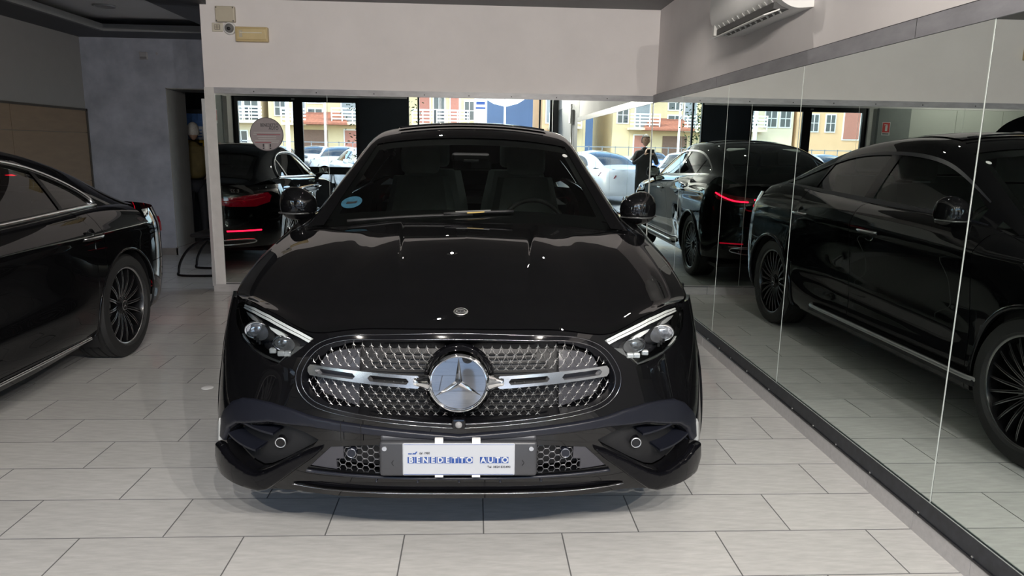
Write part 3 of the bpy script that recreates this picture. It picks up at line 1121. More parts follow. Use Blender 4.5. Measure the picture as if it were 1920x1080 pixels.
def wheel_house(s, parent):
    """dark liners around the wheels"""
    for yc in s.ax:
        for sg in (-1, 1):
            R_ = s.ra + .004
            v, f = [], []
            A = np.linspace(-.55, PI + .55, 30)
            for a in A:
                y, z = yc + R_ * math.cos(a), s.za + R_ * math.sin(a)
                v += [(sg * .55, y, z), (sg * (float(s.X(y, max(z, .3))) - .022), y, z)]
            f = [(2 * i, 2 * i + 1, 2 * i + 3, 2 * i + 2) for i in range(len(A) - 1)]
            k = len(v)
            v += [(sg * .55, yc + R_ * math.cos(a), s.za + R_ * math.sin(a)) for a in A]
            f.append(tuple(range(k, k + len(A))))
            mk('wheel_liner', v, f, m_dark, parent)


def arch_trim(s, parent, mat, rad=.012, dx=.002):
    for yc in s.ax:
        for sg in (-1, 1):
            pts = []
            for a in np.linspace(-.30, PI + .30, 50):
                y, z = yc + (s.ra + .002) * math.cos(a), s.za + (s.ra + .002) * math.sin(a)
                pts.append((sg * (float(s.X(y, z)) + dx - .004), y, z))
            MB().tube(pts, rad, 6).build('wheel_arch_trim', mat, parent, True)


def door_handle(s, parent, y, z, sg, bright):
    x = float(s.X(y, z))
    MB().revolve([(0, 0), (.045, .0), (.06, .006)], 24, 'x', (sg * (x - .004), y, z)).build('handle_cup', m_gloss, parent, True)
    pts = [(sg * (x + .006), y - .105, z), (sg * (x + .026), y - .085, z + .001), (sg * (x + .034), y, z + .002), (sg * (x + .026), y + .085, z + .001), (sg * (x + .006), y + .105, z)]
    h = MB().tube(curve2(pts, 4), .011, 8).build('door_handle', m_paint, parent, True)
    MB().tube(curve2([(a + sg * .009, b, c + .006) for a, b, c in pts], 4), .0065, 6).build('handle_strip', bright, h, True)


def side_mirror(s, parent, c, sg, size=(.11, .075, .085), foot=(.0, 0, 0)):
    """rounded mirror pod, flat glass towards the rear (+y)"""
    v, f = [], []
    NU, NV = 28, 16
    for j in range(NV + 1):
        b = PI * j / NV
        for i in range(NU):
            a = 2 * PI * i / NU
            px = math.copysign(abs(math.cos(a)) ** .8, math.cos(a)) * math.sin(b) ** .75
            pz = math.copysign(abs(math.sin(a)) ** .8, math.sin(a)) * math.sin(b) ** .75
            py = -math.cos(b)
            y = py * size[1] if py < 0 else py * size[1] * .25
            taper = 1 - .28 * smooth01((-sg * px + .2) / 1.2) * (pz > 0)
            z = pz * size[2] * (taper if pz > 0 else .82)
            v.append((c[0] + px * size[0], c[1] + y + .25 * abs(px) ** 2 * size[1] * (1 if sg * px > 0 else .2), c[2] + z))
    for j in range(NV):
        for i in range(NU):
            f.append((j * NU + i, j * NU + (i + 1) % NU, (j + 1) * NU + (i + 1) % NU, (j + 1) * NU + i))
    mm = mk('side_mirror', v, f, m_paint, parent, True)
    MB().tube(curve2([(c[0] - size[0] * .98, c[1] - size[1] * .2, c[2] - size[2] * .42), (c[0] - size[0] * .4, c[1] - size[1] * .93, c[2] - size[2] * .40), (c[0] + size[0] * .4, c[1] - size[1] * .93, c[2] - size[2] * .40), (c[0] + size[0] * .98, c[1] - size[1] * .0, c[2] - size[2] * .36)], 6), .005, 6).build('indicator_strip', M('indicator_grey', (.1, .1, .1), .15, .5, var=.1), mm, True)
    MB().rbox(c[0] - size[0] * .82, c[0] + size[0] * .82, c[1] + size[1] * .2, c[1] + size[1] * .3, c[2] - size[2] * .6, c[2] + size[2] * .7, .012).build('mirror_glass', m_mirror, mm)
    fx, fy, fz = foot
    MB().tube(curve2([(fx, fy, fz), (fx + sg * .05, fy - .01, fz + .02), (c[0] - sg * size[0] * .45, c[1] - .01, c[2] - size[2] * .55), (c[0] - sg * size[0] * .3, c[1] - .01, c[2] - size[2] * .3)], 5), [.035] * 6 + [.032] * 5 + [.028] * 5, 10).build('mirror_foot', m_dark, mm, True)
    return mm


def seat(parent, x, y, zs=.62, mat=m_leather, w=.25):
    so = MB().rbox(x - w, x + w, y - .25, y + .25, zs - .12, zs + .03, .05, 3).build('seat', mat, parent, True)
    b = MB()
    P = []
    for t in np.linspace(0, 1, 10):
        ww = w * (1 - .25 * max(0, t - .5) * 2)
        P.append([(x - ww, y + .18 + .22 * t + .06 * 0, zs + .62 * t), (x - ww * .8, y + .11 + .22 * t, zs + .62 * t), (x + ww * .8, y + .11 + .22 * t, zs + .62 * t), (x + ww, y + .18 + .22 * t, zs + .62 * t), (x + ww, y + .3 + .2 * t, zs + .62 * t), (x - ww, y + .3 + .2 * t, zs + .62 * t), (x - ww, y + .18 + .22 * t, zs + .62 * t)])
    b.grid(np.array(P), flip=True)
    b.add(P[-1][:6], [tuple(range(6))])
    b.build('seat_back', mat, so, True, 50)
    MB().rbox(x - .13, x + .13, y + .30, y + .40, zs + .64, zs + .83, .04, 3).build('headrest', mat, so, True)


def steering(parent, c, mat, r=.185):
    ring = []
    tilt = .42
    for k in range(40):
        a = 2 * PI * k / 40
        ring.append((c[0] + r * math.cos(a), c[1] + r * math.sin(a) * math.sin(tilt), c[2] + r * math.sin(a) * math.cos(tilt)))
    w = MB().tube(ring, .014, 8, closed=True).build('steering_wheel', mat, parent, True)
    MB().rbox(c[0] - .08, c[0] + .08, c[1] - .03, c[1] + .01, c[2] - .06, c[2] + .05, .02).build('hub_pad', m_inner, w)
    for a in (0., PI, -PI / 2):
        MB().tube([c, (c[0] + r * math.cos(a), c[1] + r * math.sin(a) * math.sin(tilt), c[2] + r * math.sin(a) * math.cos(tilt))], .016, 6).build('wheel_spoke', m_inner, w, True)
# ================================================================== black coupe SUV in the middle
SUV_X, SUV_Y, SUV_R = -.047, 2.17, -.012
Z_ = [.18, .27, .36, .5, .65, .8, .95]
suv_c = Car(
    yn=spl([.18, .25, .33, .42, .50, .58, .66, .75, .82, .87, .92], [.16, .10, .06, .035, .02, .012, .006, .008, .03, .062, .11]),
    wz=spl(Z_, [.90, .935, .948, .95, .945, .93, .90]),
    Pz=spl(Z_, [3.3, 3.3, 3.1, 2.75, 2.4, 2.2, 2.1]), y1=.78,
    wd=spl([.2, .3, .4, .5, .62, .75, .88, .98, 1.1, 1.2], [.875, .895, .897, .893, .905, .922, .938, .94, .925, .9]),
    wr=spl([.2, .3, .4, .5, .62, .75, .88, .98, 1.1, 1.2], [.86, .92, .94, .95, .955, .955, .948, .93, .88, .83]),
    ym=2.85, ax=(.95, 3.84), ra=.402, za=.362, flare=.008,
    yr=spl([.2, .3, .45, .6, .75, .9, 1.0, 1.08, 1.15], [4.58, 4.66, 4.71, 4.73, 4.735, 4.72, 4.70, 4.675, 4.62]), y2=4.22, Pr=2.5,
    zb=lambda y: np.where(np.asarray(y) < .6, .285, np.where(np.asarray(y) > 4.2, .30, .235)),
    zt=spl([.4, .5, .6, .8, 1.0, 1.2, 1.36, 1.5, 1.7, 2.2, 3.0, 3.5, 3.9, 4.2, 4.4, 4.6, 4.75], [.88, .89, .91, .955, .995, 1.03, 1.06, 1.083, 1.10, 1.115, 1.14, 1.165, 1.185, 1.18, 1.15, 1.10, 1.07]),
    xt=spl([.4, .43, .5, .6, .8, 1.0, 1.2, 1.36, 1.5, 1.7, 2.2, 3.0, 3.5, 3.9, 4.2, 4.4, 4.55, 4.66, 4.72], [.79, .816, .842, .858, .862, .85, .825, .79, .785, .80, .82, .82, .81, .79, .765, .72, .64, .48, .3]),
    roll=.16, bulge=.012,
    creases=[(lambda y: .955 + .012 * (y - 1.2), .7, 4.3, .010, .028), (lambda y: .52 + .03 * (y - 1.4), 1.3, 3.5, .010, .06)],
    zc=spl([1.25, 1.45, 1.7, 1.95, 2.1, 2.25, 2.45, 2.7, 3.0, 3.3, 3.6, 3.9, 4.2, 4.4, 4.55, 4.68], [1.075, 1.185, 1.325, 1.455, 1.52, 1.562, 1.592, 1.60, 1.585, 1.545, 1.475, 1.385, 1.28, 1.205, 1.145, 1.10]),
    xr=spl([1.25, 1.36, 1.5, 1.7, 2.05, 2.4, 3.0, 3.5, 4.0, 4.3, 4.5, 4.68], [.77, .745, .715, .665, .59, .575, .572, .58, .60, .62, .60, .42]),
    drop=spl([1.25, 1.5, 2.0, 2.4, 3.0, 3.6, 4.2, 4.68], [.03, .045, .05, .055, .055, .055, .05, .02]),
)
suv = empty('suv', (SUV_X, SUV_Y, 0), SUV_R, label='glossy black coupe SUV with star pattern grille facing the shop front', cat='car')
S = suv_c


def zhe(x):
    return spl([0, .2, .36, .45, .5, .59, .66, .73, .79, .82], [.882, .879, .868, .853, .852, .876, .891, .902, .902, .893])(np.abs(x))


def sym(half):
    """mirror a right-half outline that starts and ends on x = 0"""
    h = [tuple(p) for p in half]
    return h + [(-a, b) for a, b in h[::-1] if abs(a) > 1e-6]


GR_OUT = curve2(sym([(0, .871), (.12, .868), (.238, .862), (.34, .855), (.405, .843), (.46, .820), (.503, .780), (.531, .722), (.52, .662), (.457, .617), (.316, .594), (.145, .578), (0, .570)]), 5, True)
GR_IN = curve2(sym([(0, .848), (.12, .846), (.24, .842), (.34, .837), (.40, .825), (.445, .805), (.478, .772), (.503, .720), (.493, .672), (.44, .636), (.31, .613), (.14, .597), (0, .590)]), 5, True)
HEAD = [(.478, .839), (.53, .854), (.59, .868), (.66, .883), (.73, .893), (.785, .893), (.812, .882), (.818, .862), (.803, .82), (.755, .778), (.675, .753), (.62, .741), (.596, .741), (.553, .771), (.50, .812), (.475, .832)]
INTAKE = [(.455, .512), (.50, .532), (.55, .544), (.628, .541), (.70, .521), (.76, .505), (.80, .475), (.826, .425), (.805, .397), (.74, .369), (.70, .361), (.665, .371), (.60, .408), (.53, .452), (.475, .487)]
LOWG = sym([(0, .508), (.28, .506), (.415, .492), (.452, .455), (.49, .414), (.28, .399), (0, .396)])
SLOT = curve2(sym([(0, .369), (.25, .367), (.45, .359), (.555, .345), (.45, .331), (.25, .326), (0, .324)]), 3, True)
TRIM = [(0, .550), (.2, .567), (.415, .586), (.483, .593), (.546, .606), (.627, .613), (.691, .610), (.744, .600), (.79, .574), (.835, .525), (.862, .47), (.868, .42), (.828, .42), (.802, .475), (.762, .506), (.70, .524), (.628, .545), (.554, .549), (.484, .552), (.416, .548), (.2, .536), (0, .526)]
WING = [(.438, .497), (.487, .478), (.559, .436), (.637, .384), (.677, .364), (.709, .362), (.785, .381), (.835, .405), (.868, .40), (.876, .345), (.855, .289), (.77, .287), (.677, .291), (.64, .306), (.583, .354), (.526, .405), (.471, .450), (.44, .482)]


def mir(p):
    return [(-a, b) for a, b in p][::-1]


def dens(p, n=3):
    """subdivide straight outline segments"""
    p = np.asarray(p, float)
    out = []
    for i in range(len(p)):
        a, b = p[i], p[(i + 1) % len(p)]
        out += [a + (b - a) * k / n for k in range(n)]
    return np.array(out)


# ---- bumper skin: flat domain (q, z) where q runs along the plan curve
_t = np.r_[np.linspace(0, .9, 200), np.linspace(.9, .9999, 300)[1:]]
_xr = float(S.wz(.5)) * _t
_yr = S.F(_xr, np.full_like(_xr, .5))
_q = np.r_[0, np.cumsum(np.hypot(np.diff(_xr), np.diff(_yr)))]
QMAX = float(np.interp(.52, _yr, _q))


def x2q(P):
    P = np.asarray(P, float)
    t = np.clip(np.abs(P[:, 0]) / S.wz(P[:, 1]), 0, .9999)
    return np.stack([np.sign(P[:, 0]) * np.interp(t, _t, _q), P[:, 1]], 1)


def q2p(V, d):
    t = np.interp(np.abs(V[:, 0]), _q, _t)
    x = np.sign(V[:, 0]) * t * S.wz(V[:, 1])
    z = V[:, 1]
    P = S.onF(np.stack([x, z], 1), 0.)
    # smooth inward normal from neighbours in q
    e = .003

    def pos(q):
        tt = np.interp(np.abs(q), _q, _t)
        xx = np.sign(q) * tt * S.wz(z)
        return xx, S.F(xx, z)
    xa, ya = pos(V[:, 0] - e)
    xb, yb = pos(V[:, 0] + e)
    n = np.stack([-(yb - ya), xb - xa, np.zeros_like(xa)], 1)
    n /= np.linalg.norm(n, axis=1)[:, None] + 1e-9
    return P + n * d


top = [(x, float(zhe(x)) - .003) for x in np.linspace(0, .815, 40)]
bot_x = [0, .2, .4, .55, .62, .68, .77, .85]
bot_z = [.297, .298, .302, .312, .305, .288, .284, .284]
bot = list(zip(np.linspace(.85, 0, 36), np.interp(np.linspace(.85, 0, 36), bot_x, bot_z)))
tq = x2q(top).tolist()
bq = x2q(bot).tolist()
edge = [(QMAX, z) for z in np.linspace(.888, .286, 24)]
halfq = tq + [((tq[-1][0] + QMAX) / 2, .888)] + edge + bq
outq = halfq + [(-a, b) for a, b in halfq[::-1] if abs(a) > 1e-6]
holes = [x2q(GR_OUT), x2q(dens(HEAD)), x2q(dens(mir(HEAD))), x2q(dens(INTAKE)), x2q(dens(mir(INTAKE))), x2q(dens(LOWG)), x2q(SLOT)]
V, T, L = fill(outq, holes, .0125)
v, f = shell(V, T, L, q2p, 0, .045)
bumper = mk('front_bumper', v, f, m_paint, suv, True, 38)


def wshell(name, poly, d0, d1, mat, parent, step=.012, holes=(), back=False, smooth=True, fm=None):
    V, T, L = fill(poly, holes, step)
    v, f = shell(V, T, L, fm or S.onF, d0, d1, True, back)
    return mk(name, v, f, mat, parent, smooth, 38)


def wshell_round(name, poly, d0, d1, mat, parent, r=.012, step=.012):
    """like wshell with a rounded shoulder: the skin falls away near its outline"""
    poly = np.asarray(poly, float)
    seg = np.linalg.norm(np.roll(poly, -1, 0) - poly, axis=1)
    cum = np.r_[0, np.cumsum(seg)]
    tt = np.linspace(0, cum[-1], int(cum[-1] / (step * .8)) + 1)[:-1]
    cl = np.concatenate([poly, poly[:1]])
    poly = np.stack([np.interp(tt, cum, cl[:, 0]), np.interp(tt, cum, cl[:, 1])], 1)
    tg = np.roll(poly, -2, 0) - np.roll(poly, 2, 0)
    tg /= np.linalg.norm(tg, axis=1)[:, None] + 1e-9
    area = np.sum(poly[:, 0] * np.roll(poly[:, 1], -1) - np.roll(poly[:, 0], -1) * poly[:, 1])
    nr = np.stack([-tg[:, 1], tg[:, 0]], 1) * (1 if area > 0 else -1)
    ex = np.concatenate([poly + nr * r * k for k in (.12, .3, .6, 1.)])
    ok = inside(ex, poly) & (pdist(ex, poly) > r * .1)
    V, T, L = fill(poly, (), step, extra=ex[ok], keep=r / step * 1.15)
    dist = pdist(V, poly)
    dd = d0 + (d1 - d0) * .75 * (1 - np.sqrt(np.clip(1 - (1 - np.clip(dist / r, 0, 1)) ** 2, 0, 1)))
    A = S.onF(V, 0.)
    B = S.onF(V, 1.)
    A = A + (B - A) * dd[:, None]
    v, f = A.tolist(), [tuple(t) for t in T]
    Bk = S.onF(V, d1)
    for lp in L:
        k, n = len(v), len(lp)
        v += [A[i] for i in lp] + [Bk[i] for i in lp]
        f += [(k + i, k + n + i, k + n + (i + 1) % n, k + (i + 1) % n) for i in range(n)]
    return mk(name, v, f, mat, parent, True, 45)


# ---- grille
bez = wshell('grille_surround', GR_OUT, -.006, .07, m_gloss, suv, .01, [GR_IN])
grl = bez
gx = curve2(sym([(a, b) for a, b in GR_IN.tolist() if a >= -1e-6][:1]), 1) if False else None
rim_pts = S.onF(GR_OUT + (GR_IN - GR_OUT) * .18, -.0065)
MB().tube(rim_pts.tolist(), .0014, 6, closed=True).build('rim_line', M('dark_chrome', (.22, .22, .23), .18, 1., var=.03), grl, True)
rim_pts = S.onF(GR_OUT + (GR_IN - GR_OUT) * .86, -.0065)
MB().tube(rim_pts.tolist(), .0014, 6, closed=True).build('rim_line', MATS['dark_chrome'], grl, True)
wshell('grille_back', GR_IN * [1.0, 1.0], .075, .078, m_dark, grl, .03)
for k in range(13):
    z = .605 + .018 * k
    hw = .30 if .63 < z < .80 else .26
    for sg in (-1, 1):
        a = np.linspace(.035, hw, 8)
        P = S.onF(np.stack([sg * a, np.full(8, z)], 1), .062)
        MB().tube(P.tolist(), .0028, 5).build('louvre', M('louvre_black', (.03, .03, .03), .35, var=.1), grl)
for sg in (-1, 1):
    wshell('grille_flap', dens([(sg * .335, .618), (sg * .47, .66), (sg * .492, .72), (sg * .46, .79), (sg * .41, .815), (sg * .335, .826)][::sg]), .05, .055, M('flap_grey', (.045, .045, .052), .3, var=.15, vscale=12), grl, .02)
# stars and their net on the recessed surface
SD = .012
DXS, DZS = .0298, .0218
sv, sf = star3(.0094, .25, .0025)
star_me = None
net = MB()
cand = []
for r in range(-8, 9):
    z = .722 + DZS * r
    for c in range(-20, 21):
        x = DXS * (c + (.5 if r % 2 else 0))
        cand.append((x, z + .012 * (abs(x) / .5) ** 2 * (1 if z > .72 else .6) * 0))
C_ = np.array(cand)
ok = inside(C_, GR_IN) & (pdist(C_, GR_IN) > .004)
ok &= (np.hypot(C_[:, 0], C_[:, 1] - .728) > .108)
slz = .7265 + .014 * np.clip((np.abs(C_[:, 0]) - .14) / .33, 0, 1)
ok &= ~((np.abs(C_[:, 1] - slz) < .019) & (np.abs(C_[:, 0]) > .09))
keep = C_[ok]
keep = keep[np.argsort(np.abs(keep[:, 0]), kind='stable')]
far = MB()
for n, (x, z) in enumerate(keep):
    p = S.onF(np.array([[x, z]]), SD)[0]
    p2 = S.onF(np.array([[x + .004, z]]), SD)[0]
    ang = math.atan2(p2[1] - p[1], p2[0] - p[0])
    if n < 300:
        if star_me is None:
            o = mk('grille_star', sv, sf, m_silver, grl)
            star_me = o.data
        else:
            o = bpy.data.objects.new('grille_star', star_me)
            COL.objects.link(o)
            o.parent = grl
        o.location = p
        o.rotation_euler = (0, 0, ang)
    else:
        far.add([(p[0] + a * math.cos(ang), p[1] + b + a * math.sin(ang), p[2] + c) for a, b, c in sv], sf)
    for dx, dz in ((DXS / 2, DZS), (-DXS / 2, DZS)):
        q = np.array([[x + dx, z + dz]])
        if inside(q, GR_IN)[0] and math.hypot(q[0, 0], q[0, 1] - .728) > .098:
            mid = np.array([[x + dx * .62, z + dz * .38]])
            a, m_, b = S.onF(np.array([[x, z]]), SD + .003)[0], S.onF(mid, SD + .003)[0], S.onF(q, SD + .003)[0]
            net.tube([a, m_, b], .001, 4, cap=False)
if far.v:
    far.build('outer_stars', m_silver, grl, kind='stuff')
net.build('grille_net', M('net_grey', (.14, .14, .14), .4, .8, var=.1), grl, kind='stuff')
# big star badge
BC = (0, float(S.yn(.728)) - .012, .728)
bd = MB().revolve([(0, -.004), (.084, -.004), (.088, -.0), (.088, .05)], 64, 'y', BC).build('star_badge', M('badge_glass', (.30, .31, .33), .015, .95, var=.01), suv, True, 40)
MB().revolve([(.084, -.004), (.085, -.010), (.089, -.013), (.0945, -.010), (.097, .0), (.097, .05)], 64, 'y', BC).build('badge_ring', m_chrome, bd, True, 50)
v, f = star3(.086, .155, .016)
mk('badge_star', [(a + BC[0], b + BC[1] - .004, c + BC[2]) for a, b, c in v], f, m_chrome, bd)
MB().revolve([(0.104, .0), (.112, .012), (.112, .06)], 48, 'y', BC).build('badge_collar', m_gloss, bd, True)
# chrome slats with two slots each
for sg in (-1, 1):
    cz = lambda x: .7265 + .014 * np.clip((abs(x) - .14) / .33, 0, 1)
    out = []
    xs = np.linspace(.128, .474, 30)
    hh = lambda x: .0195 - .0035 * (x - .128) / .346
    out = [(x, cz(x) + hh(x)) for x in xs] + [(.482, cz(.48) + .006), (.482, cz(.48) - .006)] + [(x, cz(x) - hh(x)) for x in xs[::-1]] + [(.115, cz(.12) - .009), (.115, cz(.12) + .009)]
    hol = []
    for x0, x1 in ((.155, .285), (.325, .458)):
        up = [(x, cz(x) + .0092) for x in np.linspace(x0 + .008, x1 - .008, 8)]
        hol.append(up + [(x1, cz(x1))] + [(x, cz(x) - .0092) for x in np.linspace(x1 - .008, x0 + .008, 8)] + [(x0, cz(x0))])
    if sg < 0:
        out = mir(out)
        hol = [mir(h) for h in hol]
    wshell('grille_slat', out, -.012, .02, M('slat_chrome', (.82, .83, .84), .22, 1., var=.03), suv, .012, hol)
    P = S.onF(np.array([(sg * x, .7275) for x in np.linspace(.085, .14, 6)]), -.004)
    MB().tube(P.tolist(), [.034, .03, .024, .019, .016, .014], 12).build('slat_neck', m_chrome, suv, True)
# camera below the star
cmr = MB().rbox(-.022, .022, float(S.yn(.59)) - .016, float(S.yn(.59)) + .03, .574, .606, .006).build('front_camera', m_gloss, suv)
MB().revolve([(0, -.022), (.007, -.021), (.011, -.018), (.012, 0)], 20, 'y', (0, float(S.yn(.59)), .588)).build('camera_lens', MATS['dome_grey'], cmr, True)

# ---- headlights
for sg in (-1, 1):
    hp = np.array(HEAD if sg > 0 else mir(HEAD))
    hl = wshell('headlight', dens(hp), .055, .0, M('lamp_housing', (.02, .02, .023), .25, var=.3, vscale=30), suv, .015)
    wshell('lens_cover', dens(hp), -.001, .004, m_lens, hl, .012)
    def piece(nm, pts, d0, d1, mat, n=3, sm=True):
        q = np.array([(sg * a, b) for a, b in pts])
        if sg < 0:
            q = q[::-1]
        return wshell(nm, dens(q, n), d0, d1, mat, hl, .012, back=False)
    up = [(.484, .835), (.53, .849), (.59, .864), (.656, .879), (.73, .889), (.78, .888)]
    lo = [(.788, .876), (.73, .8725), (.656, .8615), (.59, .846), (.53, .8315), (.492, .819)]
    mid = [(a, b) for a, b in ((.487, .827), (.53, .8398), (.59, .8548), (.656, .870), (.73, .8805), (.783, .882))]
    piece('daylight_bar', up + [(a, b + .001) for a, b in mid[::-1]], .004, .02, m_whitebar)
    piece('daylight_bar', [(a, b - .001) for a, b in mid] + lo, .006, .02, m_whitebar)
    piece('light_brow', [(.580, .824), (.594, .835), (.622, .843), (.658, .847), (.648, .839), (.618, .828)], .010, .03, m_whitebar)
    piece('light_brow', [(.702, .850), (.715, .860), (.745, .8675), (.774, .868), (.763, .861), (.735, .852)], .010, .03, M('guide_grey', (.5, .5, .5), .2, .3, var=.05))
    piece('chrome_edge', [(.575, .768), (.598, .748), (.66, .757), (.711, .768), (.771, .792), (.768, .786), (.711, .761), (.66, .750), (.597, .7435), (.570, .768)], .003, .012, m_steel)
    piece('reflector_strip', [(.735, .778), (.772, .80), (.774, .796), (.738, .773)], .006, .012, m_whitebar)
    for cx, cz, rx, rz in ((.722, .823, .045, .024), (.602, .806, .038, .020)):
        big = cx > .7
        ring = [(cx + rx * 1.18 * math.cos(a), cz + rz * 1.22 * math.sin(a)) for a in np.linspace(0, 2 * PI, 33)[:-1]]
        piece('projector_shroud', ring, .022, .05, M('shroud_grey', (.30, .30, .31), .3, .8, var=.2, vscale=30), 1)
        p = S.onF(np.array([[sg * cx, cz]]), .02)[0]
        lz = MB().revolve([(0, -.009), (rx * .35, -.0085), (rx * .6, -.006), (rx * .78, .0), (rx * .8, .012)], 28, 'y').build('projector_lens', M('projector_glass' if big else 'projector_dim', (.60, .62, .68) if big else (.22, .23, .24), .08, .7, var=.5, vscale=90), hl, True)
        lz.location = p
        lz.scale = (1, 1, .72)
        lz = MB().revolve([(rx * .80, .0), (rx * .9, -.003), (rx * .98, .006)], 28, 'y').build('projector_ring', m_steel if big else MATS['dark_chrome'], hl, True)
        lz.location = p
        lz.scale = (1, 1, .72)
    for cx, cz in ((.580, .776), (.606, .773), (.640, .776)):
        p = S.onF(np.array([[sg * cx, cz]]), .02)[0]
        MB().rbox(p[0] - .012, p[0] + .012, p[1] - .008, p[1] + .012, p[2] - .009, p[2] + .009, .004).build('small_lens', M('small_lens_white', (.7, .72, .72), .1, .5, var=.2, vscale=40), hl)
    for k in range(6):
        p = S.onF(np.array([[sg * (.70 + .013 * k), .790 + .004 * k]]), .02)[0]
        MB().box(p[0] - .004, p[0] + .004, p[1] - .004, p[1] + .006, p[2] - .006, p[2] + .006).build('cooling_fin', m_dark, hl)
    piece('inner_reflector', [(.487, .812), (.52, .806), (.545, .80), (.56, .775), (.553, .778), (.505, .808)], .008, .03, m_steel)

# ---- bumper details
for sg in (-1, 1):
    mm = (lambda p: p) if sg > 0 else mir
    wg = wshell_round('bumper_wing', dens(mm(WING)), -.022, .03, M('wing_black', (.003, .003, .004), .08, spec=.18, var=.02), suv, .009, .008)
    wshell('intake_back', dens(mm(INTAKE)), .05, .06, m_dark, suv, .02)
    for (za, x0, x1) in ((.512, .615, .80), (.440, .685, .81)):
        xs = np.linspace(x0, x1, 10)
        A = S.onF(np.stack([sg * xs, za + .02 * ((xs - x0) / (x1 - x0)) ** 2], 1), -.004)
        B = S.onF(np.stack([sg * xs, za + .012 + .02 * ((xs - x0) / (x1 - x0)) ** 2], 1), .05)
        n = len(xs)
        v = A.tolist() + B.tolist() + (A - [0, 0, .007]).tolist() + (B - [0, 0, .007]).tolist()
        f = [(i, i + 1, n + i + 1, n + i) for i in range(n - 1)] + [(2 * n + i, 3 * n + i, 3 * n + i + 1, 2 * n + i + 1) for i in range(n - 1)] + [(i, 2 * n + i, 2 * n + i + 1, i + 1) for i in range(n - 1)]
        mk('intake_fin', v, f, m_satin, suv)
    wshell('air_curtain', dens(mm([(.845, .492), (.853, .475), (.857, .412), (.850, .412), (.843, .475)])), -.0145, .0, M('curtain_light', (.38, .39, .38), .4, var=.05), suv, .02)
    p = S.onF(np.array([[sg * .612, .470]]), .03)[0]
    sn = MB().revolve([(0, -.006), (.014, -.006), (.018, .0), (.018, .03)], 24, 'y', p).build('parking_sensor', m_gloss, suv, True, 40)
    MB().revolve([(.015, -.0062), (.0175, -.0072), (.019, -.004)], 24, 'y', p).build('sensor_ring', m_steel, sn, True)
    p = S.onF(np.array([[sg * .347, .475]]), -.001)[0]
    sn = MB().revolve([(0, -.004), (.014, -.004), (.017, .0), (.017, .02)], 24, 'y', p).build('parking_sensor', m_satin, suv, True, 40)
    MB().revolve([(.013, -.0042), (.0145, -.0052), (.016, -.004)], 24, 'y', p).build('sensor_ring', MATS['dark_chrome'], sn, True)
TR = TRIM + [(-a, b) for a, b in TRIM[::-1] if a > 0]
wshell_round('bumper_trim', dens(TR, 2), -.012, .02, m_satin, suv, .008, .008)
# seams of the tow cover
for xq in (-.375, -.31):
    P = S.onF(np.array([(xq, z) for z in np.linspace(.515, .582, 8)]), -.0125)
    MB().tube(P.tolist(), .0012, 4).build('tow_cover_seam', m_dark, suv)
# lower grille with honeycomb
wshell('lower_grille_back', dens(LOWG), .05, .055, m_dark, suv, .03)
for sg in (-1, 1):
    plate = [(.375, .495), (.415, .49), (.45, .455), (.487, .416), (.40, .408), (.40, .447), (.375, .45)]
    plate = plate if sg > 0 else mir(plate)
    pl = wshell('lower_grille_plate', dens(plate), .004, .02, M('grille_plate_grey', (.035, .035, .042), .35, var=.1), suv, .02)
    comb = MB()
    HR = .0185
    for r in range(-1, 6):
        for c in range(0, 14):
            x, z = .248 + c * HR * 1.732 / 2 * 1.18, .398 + r * .026 + (.013 if c % 2 else 0)
            ring = [(x + HR * .68 * math.cos(PI / 3 * k), z + HR * .78 * math.sin(PI / 3 * k)) for k in range(6)]
            if inside(np.array([[sg * x, z]]), LOWG)[0] and not inside(np.array([[sg * x, z]]), plate)[0] and x < .44:
                P = S.onF(np.array([(sg * a, np.clip(b, .398, .505)) for a, b in ring]), .008)
                comb.tube(P.tolist(), .0016, 4, closed=True)
    comb.build('honeycomb', M('honeycomb_grey', (.10, .10, .105), .35, .4, var=.1), pl, kind='stuff')
wshell('lip_insert', SLOT, .012, .02, m_gloss, suv, .03)
P = S.onF(np.array([(x, .388 + .012 * (x / .5) ** 2) for x in np.linspace(-.50, .50, 40)]), -.006)
MB().tube(P.tolist(), .006, 8).build('splitter_bar', m_satin, suv, True)
P = S.onF(np.array([(x, .3225 + .016 * (abs(x) / .55) ** 3) for x in np.linspace(-.555, .555, 40)]), -.004)
MB().tube(P.tolist(), .0018, 8).build('splitter_edge', MATS['dark_chrome'], suv, True)
for x in (-.27, -.135, 0, .135, .27):
    P = S.onF(np.array([(x, .372), (x, .39)]), -.004)
    MB().tube(P.tolist(), .004, 6).build('splitter_rib', m_satin, suv, True)
MB().add([(x * .55, .1 + .18 * abs(x) ** 2, .297) for x in np.linspace(-1, 1, 20)] + [(x * .6, .5, .2) for x in np.linspace(-1, 1, 20)], [(i, i + 1, 21 + i, 20 + i) for i in range(19)]).build('underlip', M('underlip_grey', (.03, .03, .032), .6, var=.1), suv)

